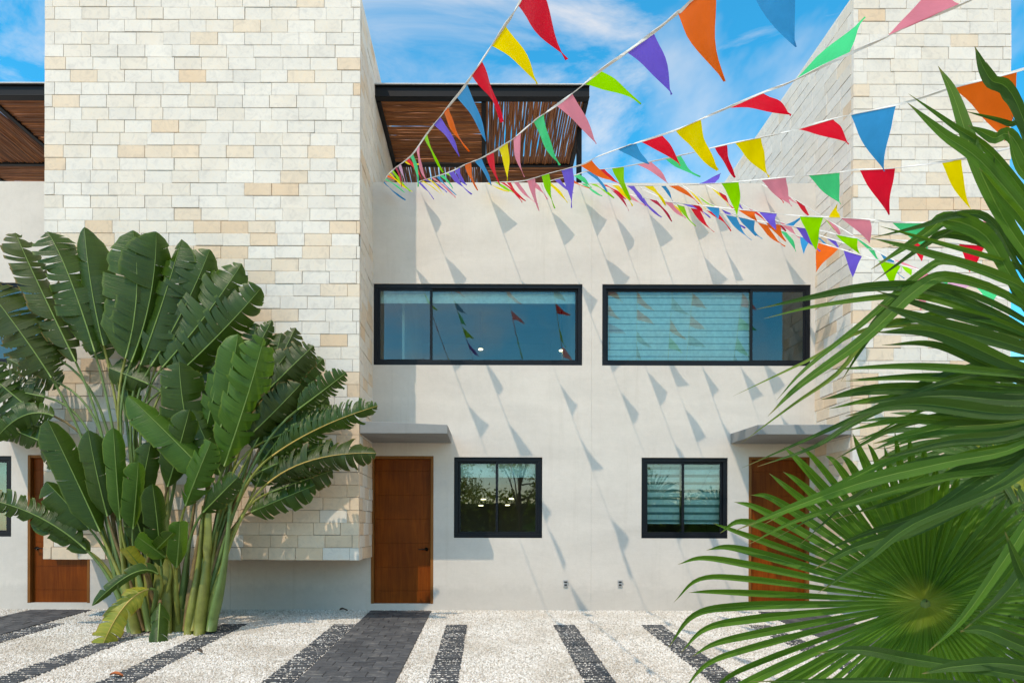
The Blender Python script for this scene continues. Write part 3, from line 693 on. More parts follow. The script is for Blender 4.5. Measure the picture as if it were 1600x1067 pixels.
S = [
 ('bunting string nearest the wide tower, rising steepest to the top edge', -1.56,
  [(597,283),(605,275),(616,264),(641.5,244.5),(668,208),(695,174),(726,135),(754,93),(788,42),(814,0)],
  [(809,840,885,94,'r'),(768,789,840,131,'y'),(737,752.5,785,191,'r'),(713,729,759.6,221,'b'),(693.5,700,733,237.5,'o'),(678,688,718,244.5,'v'),(662.6,667,692,270,'l'),(650.5,656,664.6,281,'p'),(641,645,654,292,'g'),(630,636,655.6,257,'y'),(633,638,661,283,'r'),(613,618,644,272,'r'),(608,611,639,287,'b'),(604,607,606,317,'o'),(597,600,592,314,'v'),(622,626,634,290,'c'),(617,620,628,292,'w')]),
 ('bunting string with a lime pennant crossing the corner of the pergola roof', -1.04,
  [(655,284),(664,281),(700,270),(730,256),(757,245),(795,222),(827,196),(845,182),(875,161),(900,142),(939,110),(976,84),(1021,51),(1057,22),(1083,0)],
  [(1152,1262,1241,74,'b'),(1059,1119,1131,128,'o'),(979,1021,1050,148,'v'),(912.6,938,1002,162,'l'),(869,894,932,225,'p'),(834,849.5,874,258.6,'g'),(802,814,818.6,277,'p'),(779,793,793,283,'y'),(759.6,771,781,290,'r'),(741,752,768,290,'b'),(726,736,746,298,'o'),(710,719,728.6,290,'v'),(700,708,737,304,'v'),(694,700,724,286,'l'),(686,692,708,295,'g'),(676,681,690,290,'p'),(668,672,687.6,313,'w'),(660,665,665,318,'y')]),
 ('bunting string with a green pennant blown upward over the narrow tower', -.03,
  [(762,286),(769,285),(816,283),(858,271),(908,258),(934,245),(980,228),(993,224),(1052,205),(1094,187),(1136,169),(1189.5,146),(1234,129),(1300,97),(1383,59),(1433,34),(1517,0)],
  [(1386,1500,1462,-26,'p'),(1240,1330,1352,27,'g'),(1136,1191,1236,180,'r'),(1055,1095,1120.7,267,'y'),(995,1040,1063.6,258.6,'r'),(965,994,1014,256.6,'b'),(906,924,963,284,'o'),(876.6,895,893.6,325,'v'),(846,858,867,326,'l'),(824,836,842,330,'p'),(802,813.6,823,328.6,'g'),(786,798,816,318,'r'),(776,783,790,283,'y'),(769,775,783,309,'r')]),
 ('bunting string with large blue and orange pennants reaching the right edge', .80,
  [(842,283),(870,280),(895,275),(921,267),(973,261),(1057,244.5),(1139,225),(1200,213),(1237,204),(1304,185.5),(1411,161.6),(1495,135),(1600,108)],
  [(1488,1589,1572,220,'o'),(1328,1402,1381,268,'b'),(1241,1305,1326.5,225,'r'),(1147,1190,1201.6,277,'y'),(1116.5,1136,1148,278,'r'),(1039,1063,1094,277,'g'),(994,1016.6,1044,287,'p'),(956,975,985,313,'l'),(926,942,943,317,'v'),(897.6,905.5,918.6,308,'o'),(880,887,893,300,'b'),(861,871,880.5,303,'r'),(850,856,870,309,'l')]),
 ('bunting string with yellow, red and green pennants level with the parapet', 1.36,
  [(904,286),(920,287),(960,289),(1026,290.5),(1080,289),(1131,286),(1231,277),(1300,271),(1335,265.6),(1397,263),(1498,249),(1600,225)],
  [(1471,1502,1519,332,'y'),(1343,1398.7,1389,336,'r'),(1260,1316,1313,319,'g'),(1189,1228,1237,322.6,'p'),(1127,1154,1152,340,'l'),(1088,1118,1126,271,'v'),(1043,1059,1093,319,'o'),(1032,1040,1051,315,'b'),(1007,1023,1027,335,'b'),(982,991,1004,323,'r'),(953,961,984,313,'y'),(939,946,958,319,'l'),(930,936,950,312,'r'),(907,916,932,315,'g')]),
 ('bunting string with a large lime and two pink pennants below the parapet', 1.78,
  [(946,291),(952,296),(1000,307.6),(1031,314),(1063,318),(1102,322),(1186,331),(1238,336.5),(1287,339),(1357,343),(1394,347),(1455,348),(1528,346),(1600,340)],
  [(1529,1562,1548,376,'p'),(1393,1451,1449,389,'g'),(1313,1359,1359,380,'p'),(1295,1313,1308,319,'y'),(1249,1286.6,1275,390,'l'),(1186,1214,1212,359,'v'),(1152,1180,1183,346,'o'),(1102,1123,1122,342,'b'),(1080,1092,1100,335,'r'),(1035,1055,1055,350,'y'),(1030,1038,1044,356,'w'),(1019,1027,1037,333,'g'),(1001,1014,1017,345.7,'w'),(979,992,992,344,'g'),(966,973,973,330,'p')]),
 ('bunting string with orange and yellow pennants sagging under the lime one', 2.30,
  [(1005,296),(1063,321),(1100,328),(1152,339),(1194,347),(1239,354),(1287,361),(1305,366),(1342,372),(1410,376),(1480,380),(1560,384)],
  [(1498,1540,1515,425,'r'),(1420,1452,1440,408,'r'),(1305,1340,1343,397,'l'),(1243,1262,1281,393,'v'),(1227,1238,1251,340,'b'),(1196.6,1219,1228,378,'o'),(1152,1181,1181,369,'b'),(1130,1142,1143,346,'r'),(1065,1081,1085.6,361,'y'),(1104,1118,1136,345,'b'),(1040,1052,1050,336,'g')]),
 ('lowest bunting string with orange, violet and lime pennants by the right tower', 2.9,
  [(1070,292),(1110,318),(1150,336),(1200,352),(1226,362),(1279,379),(1313,389),(1347,400),(1384,409),(1426,419),(1462,433),(1520,448),(1580,460)],
  [(1279,1311,1275,425,'o'),(1318,1347,1332.5,433,'v'),(1373,1408,1394,446,'l'),(1434,1470,1438,485,'p'),(1473,1515,1500,462,'c'),(1525,1560,1550,480,'g'),(1250,1266,1256,398,'b'),(1210,1222,1226,374,'r'),(1185,1197,1192,372,'y'),(1160,1172,1170,362,'p'),(1128,1138,1137,350,'g')]),
 ('short bunting string dropping steeply beside the narrow tower corner', 4.1,
  [(1190,288),(1212,298),(1237,309),(1271,330),(1313,356),(1347,377),(1368,391),(1399,408),(1440,428),(1490,448)],
  [(1247,1268,1267,318,'b'),(1262,1272,1270,335,'r'),(1308,1318,1314,366,'r'),(1330,1345,1336,392,'p'),(1357,1380,1377,404,'g'),(1347,1360,1360,417,'v'),(1393,1425,1435,420,'p'),(1405,1425,1424,432,'l'),(1455,1480,1488,432,'g')]),
 ('bunting string with pink and red pennants between the parapet and right window', 3.25,
  [(1103,288),(1128,302),(1154,317),(1178,329),(1212,344),(1250,358),(1300,374),(1350,388)],
  [(1106,1120,1134,306,'p'),(1122,1132,1136,312,'r'),(1157,1170,1178,327,'w'),(1184,1196,1203,345,'y'),(1218,1228,1232,350,'r'),(1240,1252,1262,372,'b'),(1290,1305,1312,390,'v')]),
]
for i, s in enumerate(S): bunting(*s, seed=20 + i)

# ---------------------------------------------------------------- traveller's palm on the left
rl = random.Random(77)
def paddle_leaf(root, base, bpx, tpx, hl, hr, mt='banana', Y0=8.45, dY=0, n=9, tear=.5, fold=(25, 25), droop=18, bow=0, tilt=(0, 0), stalk=True, nyaw=None, ctrl=None, rib='midrib'):
    r = rl
    Yb = Y0 + dY * .45; Yt = Y0 + dY
    B_ = P(*bpx, Yb); T_ = P(*tpx, Yt); G = P(*base, 8.5 + rl.uniform(-.18, .12)); o0 = root.location
    nrm0 = (Vector((0, 0, ZC + .5)) - (B_ + T_) / 2).normalized() + Vector((tilt[0] + rl.gauss(0, .28), 0, tilt[1] + rl.uniform(-.15, .4))); nrm0.normalize()
    n = int(n * 1.5) if tear > .4 else n
    ax = (T_ - B_); Ln = ax.length; side0 = ax.cross(nrm0).normalized()
    C_ = (B_ + T_) / 2 + side0 * bow * Ln + nrm0 * Ln * rl.uniform(.02, .10)
    if ctrl: C_ = P(*ctrl, (Yb + Yt) / 2 - .04); C_ = C_ * 2 - (B_ + T_) / 2
    f = lambda s: B_ * (1 - s) ** 2 + C_ * 2 * s * (1 - s) + T_ * s * s
    df = lambda s: ((C_ - B_) * 2 * (1 - s) + (T_ - C_) * 2 * s).normalized()
    sc_ = Y0 / F
    def prof(s): return max(.0, min(1, (s / .16 + .03) ** .55)) * max(.0, min(1, ((1 - s) / .22)) ** .55)
    q = MB()
    for sd, h, fo in ((-1, hl, fold[0]), (1, hr, fold[1])):
        k = max(1, int(n * r.uniform(.8, 1.2))); cuts = [0] + sorted(min(.97, max(.03, (i + r.uniform(-.28, .28)) / k)) for i in range(1, k)) + [1]
        for a, b_ in zip(cuts, cuts[1:]):
            gp = tear * r.choice([0, .08, .15, .25, .4, .9]) * (b_ - a); an = R(fo + r.gauss(0, 5 + 13 * tear)); dr = R(droop * r.uniform(.5, 1.4)); lean = r.uniform(.05, .13) + r.gauss(0, .02 * tear); lf = r.uniform(.84, 1.05) if tear > .3 else 1
            nn = max(2, int((b_ - a) * 16) + 1); nc = 5; i0 = len(q.v)
            for i in range(nn + 1):
                for j in range(nc + 1):
                    v = j / nc; s = a + (b_ - a) * i / nn
                    se = s + ((.5 - i / nn) * gp * v ** 1.3)
                    wv = h * sc_ * prof(se) * lf
                    T = df(se); nr = (nrm0 - T * nrm0.dot(T)).normalized(); S_ = T.cross(nr).normalized() * sd
                    # rounded cross-section: angle grows towards the edge
                    aa = an * .5 + dr * v; p = f(s) .lerp(f(min(1, se)), v)
                    p = p + S_ * (wv * v * math.cos(aa)) - nr * (wv * v * math.sin(aa)) + T * (lean * Ln * v * v * prof(s) * .6)
                    jag = r.uniform(-.035, .03) * h * sc_ if j == nc else 0
                    q.vert(p + S_ * jag - o0); q.uv.append((se * Ln * 1.4, v))
            for i in range(nn):
                for j in range(nc): A_ = i0 + i * (nc + 1) + j; q.f.append((A_, A_ + 1, A_ + nc + 2, A_ + nc + 1) if sd > 0 else (A_, A_ + nc + 1, A_ + nc + 2, A_ + 1))
    if mt == 'banana' and tear > .65 and rl.random() < .5: mt = 'banana_old'
    lo = q.build('leaf', M[mt], root, smooth=True)
    # midrib
    q = MB(); pts = [f(i / 12) + nrm0 * .004 - o0 for i in range(13)]; q.tube(pts, [.010 * (1 - .8 * i / 12) for i in range(13)], 6); q.build('midrib', M[rib], lo, smooth=True)
    if stalk:
        q = MB(); d0 = df(0); up = G + (B_ - G) * .45; up.x = G.x + (B_.x - G.x) * .30; up2 = B_ - d0 * (B_ - G).length * .28
        pts = []
        for i in range(17):
            t = i / 16; pts.append(G * (1 - t) ** 3 + up * 3 * t * (1 - t) ** 2 + up2 * 3 * t * t * (1 - t) + B_ * t ** 3 - o0)
        H = (B_ - G).length
        rad = [(.013 + .013 * (1 - i / 16) + (.016 * math.exp(-((i / 16 * H - .32) / .26) ** 2) + .008 * max(0, 1 - i / 16 * H / 1.2)) * min(1, H / 1.8)) for i in range(17)]
        q.tube(pts, rad, 8); q.build('stalk', M[rl.choice(['stalk', 'stalk', 'stalk_yellow', 'stalk_yellow', 'stalk_brown'] if bpx[1] > 640 else ['stalk', 'stalk', 'stalk_yellow'])], lo, smooth=True)
    return lo
tp = empty('travellers_palm', P(265, 985, 8.5)); tag(tp, 'large clump of torn paddle-shaped green leaves before the wide stone tower', 'palm')
LV = [  # base px, blade start, tip, half widths, options
 # far dark leaves first
 ((300,985),(405,660),(440,520),34,34,dict(dY=.25,n=14,tear=.8)), ((305,985),(415,680),(478,560),36,34,dict(dY=.3,n=14,tear=.8)), ((305,985),(420,700),(512,620),34,32,dict(dY=.3,n=14,tear=.9)),
 ((300,985),(385,640),(400,505),26,26,dict(dY=.3,n=12,tear=.7)), ((310,985),(410,720),(470,640),38,36,dict(dY=.2,n=14,tear=.8)), ((300,985),(395,700),(455,590),30,26,dict(dY=.15,n=12,tear=.6)),
 ((300,985),(372,600),(425,500),16,18,dict(dY=.2,n=8,tear=.7)), ((310,985),(418,610),(490,540),28,28,dict(dY=.1,n=12,tear=.8)), ((310,985),(465,640),(541,582),22,22,dict(dY=.05,n=13,tear=.8)),
 ((315,985),(425,712),(590,634),26,25,dict(dY=-.15,n=22,tear=.8,ctrl=(500,668),droop=25,rib='midrib_yellow')), ((318,985),(418,755),(588,708),32,28,dict(dY=-.2,n=20,tear=.8,ctrl=(490,718),droop=28,rib='midrib_yellow')),
 ((318,985),(392,800),(492,758),28,28,dict(dY=.1,n=8,tear=.5)), ((310,985),(360,720),(330,560),26,26,dict(dY=.3,n=8,tear=.4)), ((310,985),(400,760),(440,680),28,26,dict(dY=.3,n=9,tear=.6)),
 ((306,985),(400,640),(462,512),30,30,dict(dY=.32,n=13,tear=.85)), ((308,985),(408,650),(505,560),30,28,dict(dY=.28,n=14,tear=.9)), ((312,985),(412,690),(530,640),28,28,dict(dY=.2,n=14,tear=.9)), ((310,985),(396,690),(420,580),34,34,dict(dY=.3,n=10,tear=.7)), ((312,985),(420,770),(520,735),26,26,dict(dY=.2,n=10,tear=.8)),
 ((206,985),(66,690),(-20,655),22,24,dict(dY=-.05,n=9,tear=.8)), ((206,985),(84,650),(-10,690),20,24,dict(dY=-.15,n=9,tear=.8,ctrl=(36,650))), ((208,985),(90,560),(-10,500),34,36,dict(dY=.1,n=14,tear=.8)), ((208,985),(70,620),(-30,600),30,34,dict(dY=.05,n=12,tear=.8)),
 # upper fan
 ((215,985),(168,560),(122,470),26,26,dict(dY=.35,n=8,tear=.6)),
 ((215,985),(162,540),(132,355),17,38,dict(dY=.05,n=5,tear=.25,bow=-.03,fold=(30,20))),
 ((212,985),(148,550),(74,362),36,40,dict(dY=-.05,n=11,tear=.75,ctrl=(108,432))),
 ((210,985),(118,565),(24,364),30,34,dict(dY=-.1,n=10,tear=.9,ctrl=(58,440))),
 ((208,985),(80,590),(-28,440),44,56,dict(dY=-.25,n=15,tear=.85,ctrl=(34,522))),
 ((206,985),(50,642),(-50,560),42,42,dict(dY=-.1,n=11,tear=.8)),
 ((206,985),(70,668),(-60,642),18,18,dict(dY=.25,n=9,tear=.8)), ((210,985),(95,600),(10,560),26,30,dict(dY=.3,n=12,tear=.7)),
 ((222,985),(196,560),(208,360),52,40,dict(dY=-.05,n=5,tear=.35,bow=.10,fold=(20,35))),
 ((228,985),(205,566),(244,362),48,38,dict(dY=.0,n=7,tear=.5,bow=.08)), ((234,985),(220,570),(284,374),48,36,dict(dY=.05,n=9,tear=.55,bow=.06)),
 ((240,985),(236,572),(328,390),48,36,dict(dY=.08,n=10,tear=.6,bow=.05)), ((248,985),(254,574),(378,412),46,34,dict(dY=.1,n=11,tear=.6,bow=.05)), ((256,985),(272,590),(408,450),42,32,dict(dY=.1,n=12,tear=.7,bow=.03)),
 ((232,985),(205,640),(190,560),20,20,dict(dY=.2,n=4,tear=.3)), ((240,985),(232,600),(170,575),22,30,dict(dY=.0,n=4,tear=.3)), ((244,985),(250,612),(300,585),22,26,dict(dY=.0,n=5,tear=.4)),
 # middle right, brighter
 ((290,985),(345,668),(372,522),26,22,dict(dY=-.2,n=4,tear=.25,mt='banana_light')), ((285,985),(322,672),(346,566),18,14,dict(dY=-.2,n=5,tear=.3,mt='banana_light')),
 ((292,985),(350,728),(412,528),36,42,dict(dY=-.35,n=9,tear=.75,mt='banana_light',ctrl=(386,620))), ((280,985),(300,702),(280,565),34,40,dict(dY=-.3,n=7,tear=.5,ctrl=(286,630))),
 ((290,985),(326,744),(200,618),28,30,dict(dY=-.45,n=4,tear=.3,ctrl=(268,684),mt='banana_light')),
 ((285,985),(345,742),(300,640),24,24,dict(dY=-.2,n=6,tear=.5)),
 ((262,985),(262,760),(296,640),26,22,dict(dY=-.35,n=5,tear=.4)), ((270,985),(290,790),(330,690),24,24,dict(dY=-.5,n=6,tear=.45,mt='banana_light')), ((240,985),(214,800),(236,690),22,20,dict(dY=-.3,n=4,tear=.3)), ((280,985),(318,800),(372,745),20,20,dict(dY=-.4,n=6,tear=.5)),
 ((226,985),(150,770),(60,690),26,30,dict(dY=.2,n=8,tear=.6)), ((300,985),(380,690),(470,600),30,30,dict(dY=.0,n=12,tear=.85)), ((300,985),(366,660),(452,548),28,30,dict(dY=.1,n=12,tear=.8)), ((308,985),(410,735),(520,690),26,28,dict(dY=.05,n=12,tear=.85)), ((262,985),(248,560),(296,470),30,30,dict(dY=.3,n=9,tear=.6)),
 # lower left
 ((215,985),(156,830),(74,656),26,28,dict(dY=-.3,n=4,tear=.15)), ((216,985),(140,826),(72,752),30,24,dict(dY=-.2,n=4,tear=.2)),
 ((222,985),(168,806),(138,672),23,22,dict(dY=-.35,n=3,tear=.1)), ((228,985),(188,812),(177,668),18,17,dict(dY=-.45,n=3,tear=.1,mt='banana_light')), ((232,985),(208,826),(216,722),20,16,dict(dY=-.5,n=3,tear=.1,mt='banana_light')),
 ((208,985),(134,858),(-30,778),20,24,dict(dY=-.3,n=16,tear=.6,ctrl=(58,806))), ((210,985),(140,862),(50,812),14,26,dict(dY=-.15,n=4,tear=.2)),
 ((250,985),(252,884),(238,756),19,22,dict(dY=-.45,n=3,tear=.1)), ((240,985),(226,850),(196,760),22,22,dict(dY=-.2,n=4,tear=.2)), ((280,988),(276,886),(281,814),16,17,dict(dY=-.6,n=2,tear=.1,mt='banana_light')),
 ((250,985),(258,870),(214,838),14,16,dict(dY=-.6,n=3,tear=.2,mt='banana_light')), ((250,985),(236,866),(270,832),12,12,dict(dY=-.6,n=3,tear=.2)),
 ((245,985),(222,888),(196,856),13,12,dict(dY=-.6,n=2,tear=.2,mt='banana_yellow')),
 ((235,985),(246,896),(144,946),9,12,dict(dY=-.7,n=6,tear=.4,ctrl=(206,896))),
 ((238,985),(232,920),(149,1038),20,21,dict(dY=-.75,n=8,tear=.6,ctrl=(188,955),mt='banana_yellow',rib='midrib_yellow')),
 ((252,985),(250,942),(245,1028),16,15,dict(dY=-.7,n=5,tear=.4)),
]
for (b, s_, t, hl, hr, o) in LV: paddle_leaf(tp, b, s_, t, hl, hr, **o)
# swollen leaf bases
for (bx, by, tx, ty, w, m_) in ((312,985,325,760,21,'sheath'),(330,978,360,770,18,'stalk'),(296,988,318,790,20,'sheath'),(278,990,277,870,17,'sheath'),(250,990,246,830,15,'sheath'),(232,990,215,830,16,'stalk'),(215,988,188,820,17,'sheath'),(258,985,262,740,15,'sheath'),(322,984,345,790,16,'stalk'),(206,986,176,850,12,'stalk')):
    Yq = 8.42 + rl.uniform(-.15, .1); a, b_ = P(bx, by, Yq), P(tx, ty, Yq); q = MB(); pts = []; rad = []
    for i in range(15):
        t = i / 14; p = a.lerp(b_, t); p.x += (bx - 265) / 1067 * 8.5 * .10 * math.sin(math.pi * t); pts.append(p - tp.location)
        rad.append(w * Yq / F * (.20 + .26 * math.exp(-((t - .16) / .26) ** 2) + .30 * (1 - t)))
    pts[0].z -= .05; q.tube(pts, rad, 10, squash=.6); q.build('leaf_base', M[m_], tp, smooth=True)

# ---------------------------------------------------------------- fan palms on the right
rf = random.Random(11)
def leaflet(par, o0, pts3, wmax, mt='fan', foldd=28, wp=.5, nrm=None, name='leaflet', twist=0):
    cc = catmull(pts3, max(4, int(26 / (len(pts3) - 1)))); n = len(cc); q = MB()
    fl = R(foldd)
    for i, p in enumerate(cc):
        s = i / (n - 1); t = (cc[min(i + 1, n - 1)] - cc[max(i - 1, 0)]).normalized()
        vw = (Vector((0, 0, ZC)) - p).normalized() if nrm is None else nrm
        S_ = t.cross(vw)
        if S_.length < .2: S_ = t.cross(Vector((0, 0, 1)))
        S_.normalize(); nr = S_.cross(t).normalized()
        if twist:
            rt = Matrix.Rotation(twist * s, 3, t); S_ = rt @ S_; nr = rt @ nr
        w = wmax * (min(1, (s / wp) ** .75 * .92 + .08) if s < wp else max(.03, 1 - ((s - wp) / (1 - wp)) ** 1.7))
        for k in (-1, -.5, 0, .5, 1):
            q.vert(p + S_ * (w * k * math.cos(fl)) + nr * (w * abs(k) * math.sin(fl)) - o0); q.uv.append((s, abs(k)))
    for i in range(n - 1):
        for k in range(4): A_ = i * 5 + k; q.f.append((A_, A_ + 1, A_ + 6, A_ + 5))
    return q.build(name, M[mt], par, smooth=False)
fp = empty('fan_palm', (2.75, 3.1, gz(3.1))); tag(fp, 'fan palm with large radiating leaves in the right foreground', 'palm')
def fan_leaf(root, hub, hubpx=None, stalk_to=None, rad=.03):
    q = MB(); o0 = root.location; c = hub - o0
    q.tube([c + Vector((0, .05, -.02)), c, c + Vector((0, -.012, .004))], [.03, .026, .004], 8)
    lf = q.build('leaf', M['stalk'], root, smooth=True)
    if stalk_to is not None:
        q = MB(); e = Vector(stalk_to) - o0; m_ = (c + e) / 2 + Vector((0, .12, .12)); pts = [c * (1 - t) ** 2 + m_ * 2 * t * (1 - t) + e * t * t for t in [i / 10 for i in range(11)]]
        q.tube(pts, [.012 + .008 * i / 10 for i in range(11)], 8); q.build('leaf_stalk', M['stalk'], lf, smooth=True)
    return lf
CROWN = Vector((2.75, 3.05, .55))
# trunk
q = MB(); q.tube([(0, 0, -.1), (.02, 0, .3), (0, -.03, .62), (-.02, -.05, .9)], [.13, .11, .12, .05], 12); q.build('trunk', M['trunk'], fp, smooth=True)
# leaf A: seen face on
YA = 2.78; HA = P(1445, 940, YA); la = fan_leaf(fp, HA, stalk_to=CROWN)
prof = [(-30, 420), (-16, 395), (-4, 391), (10, 385), (24, 378), (40, 335), (52, 320), (61, 305), (75, 275), (87, 270), (100, 225), (116, 190), (135, 230), (155, 280), (180, 330), (210, 360), (240, 350), (270, 330), (300, 360), (330, 420)]
def rad_at(a):
    for (x, y), (x2, y2) in zip(prof, prof[1:]):
        if x <= a <= x2: return y + (y2 - y) * (a - x) / (x2 - x)
    return 300
a = -29.0
while a < 330:
    r_ = rad_at(a) * rf.uniform(.94, 1.05); an = R(a); dx, dy = -math.cos(an), -math.sin(an)
    droop = (1 if dx < -.2 and abs(math.sin(an)) < .6 else .4) * rf.uniform(.0, 1.0)
    dep = .05 * math.sin(an * 3) + rf.uniform(-.05, .05)
    pts = [HA, P(1445 + dx * r_ * .33, 940 + dy * r_ * .33, YA - .03), P(1445 + dx * r_ * .7, 940 + dy * r_ * .7, YA + dep), P(1445 + dx * r_ * .88 , 940 + dy * r_ * .88 + droop * 12, YA + dep * 1.3), P(1445 + dx * r_ * .98, 940 + dy * r_ + droop * 62, YA + dep * 1.6 + .06 * droop)]
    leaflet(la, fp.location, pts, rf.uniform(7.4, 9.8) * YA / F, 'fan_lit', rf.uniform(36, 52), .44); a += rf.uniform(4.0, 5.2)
# leaf B: close, its hub just outside the frame
YB = 2.5; HBp = (1720, 600); HB = P(*HBp, YB + .06); lb = fan_leaf(fp, HB, stalk_to=CROWN)
BL_ = [
 ([(1600,189),(1546,122),(1523,73)],13),([(1640,450),(1567,339),(1521,241),(1490,150),(1466,104)],16),([(1660,420),(1546,266),(1474,210),(1418,161)],12),([(1600,246),(1550,215),(1512,196)],11),
 ([(1600,430),(1548,345),(1495,336),(1438,354),(1361,372)],8),([(1620,470),(1557,431),(1438,393),(1361,372)],10),([(1600,462),(1541,370),(1479,344),(1446,365),(1361,421)],17),
 ([(1600,514),(1515,473),(1438,449.5),(1350,450),(1268,465),(1183,483)],12),([(1600,478),(1490,434),(1433,452),(1350,529),(1252,600),(1200,650)],12),([(1600,500),(1480,450),(1407,467),(1361,524),(1314,596)],10),
 ([(1600,545),(1464,506),(1371,475)],15),([(1600,576),(1464,519),(1368,519)],16),([(1600,586),(1438,573),(1294,577)],9),([(1600,612),(1383,607),(1283,624)],14),([(1600,645),(1430,631),(1321,650)],17),
 ([(1600,593),(1450,588),(1326,593)],9),([(1600,560),(1478,584),(1383,631),(1278,679),(1159,731)],7),([(1600,575),(1470,600),(1345,655),(1273,698),(1183,729)],7),
 ([(1600,540),(1400,500),(1307,584),(1240,631),(1157,693)],5),([(1600,530),(1380,510),(1259,565),(1145,619)],4),
 ([(1600,722),(1525,774),(1430,824),(1335,855),(1273,888)],17),([(1600,740),(1430,817),(1354,874),(1278,926)],11),([(1600,693),(1478,722),(1359,750),(1250,788),(1150,828)],14),([(1600,680),(1440,700),(1288,769),(1193,819)],8),([(1600,700),(1440,720),(1335,779),(1250,850)],6),
 ([(1640,760),(1600,826),(1573,869),(1506,964),(1449,1019)],13),([(1650,800),(1600,888),(1563,935),(1501,988)],13),([(1600,655),(1478,668),(1364,693)],16),([(1600,672),(1478,688),(1368,719)],13),([(1600,625),(1470,618),(1340,632)],12),([(1600,520),(1500,490),(1420,500),(1340,520)],10),
 ([(1600,640),(1480,650),(1400,668),(1300,720)],9),([(1600,705),(1500,735),(1420,775),(1300,812)],10),([(1620,380),(1560,300),(1530,262)],10),([(1640,330),(1592,260),(1575,205)],10)]
for i, (pp, w) in enumerate(BL_):
    n = len(pp); dep = rf.uniform(-.12, .10); pts = [HB] + [P(x, y, YB + dep * (k + 1) / n) for k, (x, y) in enumerate(pp)]
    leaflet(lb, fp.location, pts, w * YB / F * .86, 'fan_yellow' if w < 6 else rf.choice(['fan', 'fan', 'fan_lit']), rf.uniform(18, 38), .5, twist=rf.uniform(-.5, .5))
    if w > 7 and rf.random() < .7:
        sh = rf.choice([-1, 1]) * rf.uniform(14, 26); pts = [HB] + [P(x + rf.uniform(-6, 26), y + sh, YB + .05 + dep * (k + 1) / n) for k, (x, y) in enumerate(pp)]
        leaflet(lb, fp.location, pts, w * YB / F * .55, rf.choice(['fan', 'fan_lit']), rf.uniform(18, 38), .45, twist=rf.uniform(-.6, .6))
# leaf C: low, only a few long leaflets enter the frame
YCc = 2.1; HC = P(1800, 1090, YCc); lc = fan_leaf(fp, HC, stalk_to=CROWN)
for pp, w in (([(1600,1056),(1430,1030),(1345,1015),(1278,1019)],11),([(1600,1078),(1400,1064),(1171,1064)],8),([(1600,1040),(1500,1040),(1440,1052)],12),([(1600,1010),(1540,985),(1500,985)],12),([(1640,960),(1600,900),(1570,830)],12)):
    leaflet(lc, fp.location, [HC] + [P(x, y, YCc + rf.uniform(-.05, .1)) for x, y in pp], w * YCc / F, 'fan', 25, .5)
# fan palm further back: fills the right edge
def back_palm(hubs, loc, label):
    root = empty('fan_palm', loc); tag(root, label, 'palm'); o0 = root.location
    q = MB(); q.tube([(0, 0, -.1), (.03, 0, .5), (0, .03, 1.0)], [.12, .10, .07], 10); q.build('trunk', M['trunk'], root, smooth=True)
    for (px, py, Y, rr_, a0, a1, tl) in hubs:
        H = P(px, py, Y); lf = fan_leaf(root, H, stalk_to=Vector(loc) + Vector((0, 0, .9))); a = a0
        nrm = Vector((-.2 + tl, -1, .45)).normalized(); ex = nrm.cross(Vector((0, 0, 1))).normalized(); ez = ex.cross(nrm).normalized() * -1
        if ez.z < 0: ez = -ez
        while a < a1:
            d = ex * math.cos(R(a)) + ez * math.sin(R(a)); Lr = rr_ * rf.uniform(.85, 1.1); sag = Vector((0, 0, -.22 * Lr * rf.uniform(.4, 1.6)))
            pts = [H, H + d * Lr * .4 + nrm * .03, H + d * Lr * .75 + sag * .3, H + d * Lr + sag]
            leaflet(lf, o0, pts, rf.uniform(.017, .024) * rr_ / .7, 'fan', rf.uniform(15, 30), .5, nrm); a += rf.uniform(7, 9)
back_palm([(1590,760,3.9,.75,-60,240,.1),(1540,690,4.3,.7,-40,220,-.2),(1620,880,3.7,.8,-60,240,0),(1560,990,4.0,.75,-80,260,.2),(1660,680,4.6,.8,-40,220,0),(1500,860,4.6,.6,-60,240,-.1)], (3.5, 4.4, gz(4.4)), 'darker fan palm behind the foreground leaves at the right edge')

back_palm([(1600,770,6.2,.9,-60,240,.1),(1680,700,6.4,.95,-40,220,-.1),(1640,860,6.0,.9,-60,240,0),(1720,800,6.6,1.0,-60,240,0),(1560,840,6.6,.8,-60,240,0)], (5.6, 6.9, gz(6.9)), 'fan palm beside the narrow tower, mostly hidden by nearer fronds')
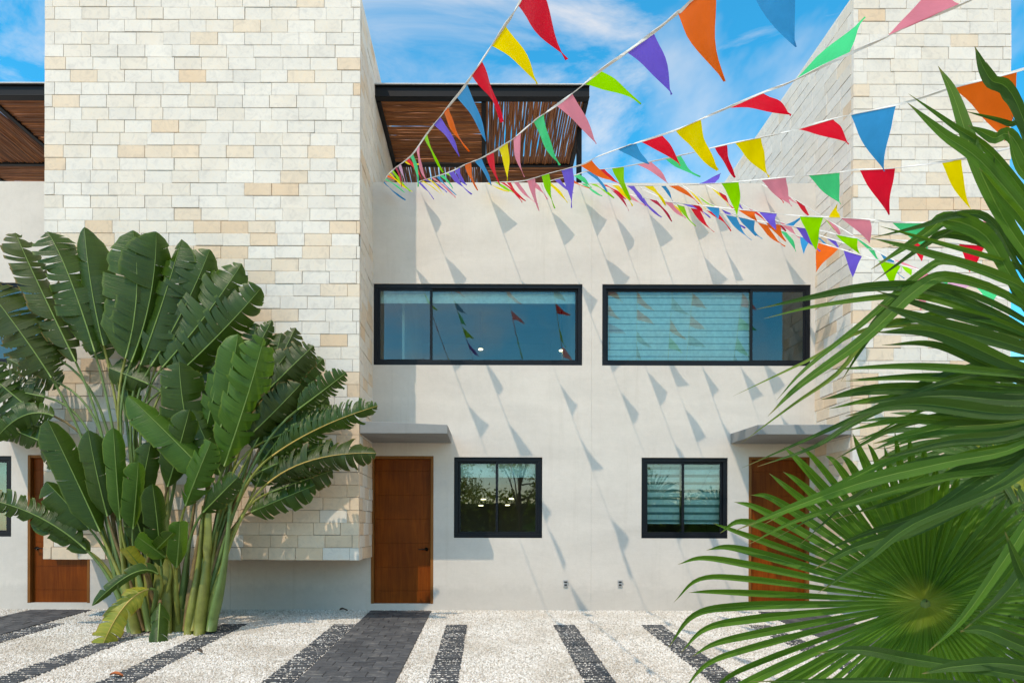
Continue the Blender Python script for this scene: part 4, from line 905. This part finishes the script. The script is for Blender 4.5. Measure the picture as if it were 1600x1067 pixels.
# ---------------------------------------------------------------- trees across the street, seen only as reflections in the panes
def tree(loc, h, cr, seed, label):
    r = random.Random(seed); root = empty('street_tree', loc); tag(root, label, 'tree', 'trees across the street')
    q = MB(); q.tube([(0, 0, -.1), (.06, .02, h * .3), (0, .05, h * .55), (.1, 0, h * .8)], [.14, .11, .08, .03], 9)
    tips = []
    for i in range(9):
        a = r.uniform(0, 6.28); z0 = h * r.uniform(.35, .65); e = Vector((math.cos(a) * cr * r.uniform(.4, .85), math.sin(a) * cr * r.uniform(.4, .85), h * r.uniform(.55, .95))); tips.append(e)
        q.tube([(0.02, .03, z0), (e.x * .5, e.y * .5, z0 + (e.z - z0) * .6), tuple(e)], [.05, .03, .01], 6)
    q.build('trunk', M['trunk'], root, smooth=True)
    q = MB()
    for i in range(2600):
        t = r.choice(tips); p = t + Vector((r.gauss(0, .3), r.gauss(0, .3), r.gauss(0, .26))) * cr * .62
        a = Vector((r.gauss(0, 1), r.gauss(0, 1), r.gauss(0, 1))).normalized(); b_ = a.cross(Vector((r.gauss(0, 1), r.gauss(0, 1), r.gauss(0, 1)))).normalized(); s = r.uniform(.05, .10)
        i0 = len(q.v); q.v += [tuple(p - a * s), tuple(p + b_ * s * .45), tuple(p + a * s), tuple(p - b_ * s * .45)]; q.uv += [(0, .3)] * 4; q.f.append((i0, i0 + 1, i0 + 2, i0 + 3))
    q.build('crown', M['fan'], root)
tree((-2.2, -11, -.62), 5.6, 1.9, 1, 'leafy tree mirrored at the left of the small window pane')
tree((1.6, -12.5, -.62), 6.2, 1.8, 2, 'leafy tree mirrored in the middle of the small window pane')
tree((5.5, -11.5, -.62), 5.0, 2.2, 3, 'leafy tree mirrored in the striped blind window')

def hedge(x0, x1, y, h, seed):
    r = random.Random(seed); root = empty('hedge', ((x0 + x1) / 2, y, -.62)); tag(root, 'dense green hedge mirrored low in the window panes', 'hedge')
    q = MB(); q.box(x0 - root.location.x, x1 - root.location.x, -.35, .35, -.05, h * .86); q.build('hedge_core', M['hedge_core'], root)
    q = MB()
    for i in range(9000):
        p = Vector((r.uniform(x0, x1) - root.location.x, r.gauss(.1, .42), h * (1 - r.random() ** 1.5 * .98) + r.gauss(0, .18)))
        a = Vector((r.gauss(0, 1), r.gauss(0, 1), r.gauss(0, 1))).normalized(); b_ = a.cross(Vector((r.gauss(0, 1), r.gauss(0, 1), r.gauss(0, 1)))).normalized(); s_ = r.uniform(.08, .17)
        i0 = len(q.v); q.v += [tuple(p - a * s_), tuple(p + b_ * s_ * .45), tuple(p + a * s_), tuple(p - b_ * s_ * .45)]; q.uv += [(0, .3)] * 4; q.f.append((i0, i0 + 1, i0 + 2, i0 + 3))
    o = q.build('foliage', M['fan'], root); o['kind'] = 'stuff'
M['hedge_core'] = simple('hedge_shade', (.02, .03, .012), .9)
hedge(-12, 14, -15, 3.6, 8)

# ---------------------------------------------------------------- fallen leaves on the gravel
def fallen_leaf(px, py, size, rz, mt, label):
    Yg = (ZC - gz(0)) * F / (py - VY + GS * F); p = P(px, py, Yg); p.z = gz(Yg) + .022
    q = MB(); n = 8
    for i in range(n + 1):
        u = i / n; w = .30 * size * math.sin(math.pi * min(1, u * .92 + .06)) ** .8; x = (u - .5) * size; z = .12 * size * math.sin(math.pi * u * 1.3)
        for v in (-1, -.5, 0, .5, 1): q.vert((x, v * w, z + .16 * size * v * v)); q.uv.append((u, abs(v)))
    for i in range(n):
        for k in range(4): A_ = i * 5 + k; q.f.append((A_, A_ + 1, A_ + 6, A_ + 5))
    o = q.build('fallen_leaf', mt, None, smooth=True); o.location = p; o.rotation_euler = (.1, .05, rz); tag(o, label, 'leaf', 'fallen leaves on the gravel')
M['dry_orange'] = simple('dry_orange_leaf', (.42, .11, .03), .7, var=.3); M['dry_dark'] = simple('dry_dark_leaf', (.07, .05, .035), .8, var=.3)
fallen_leaf(182, 1060, .11, .3, M['dry_orange'], 'dry orange leaf fallen on the dark strip below the big palm')
fallen_leaf(311, 1022, .10, -.4, M['dry_dark'], 'dark dry leaf on the gravel beside the strip under the palm')
fallen_leaf(537, 956, .13, .7, M['dry_dark'], 'dark dry leaf lying by the wall left of the paved path')
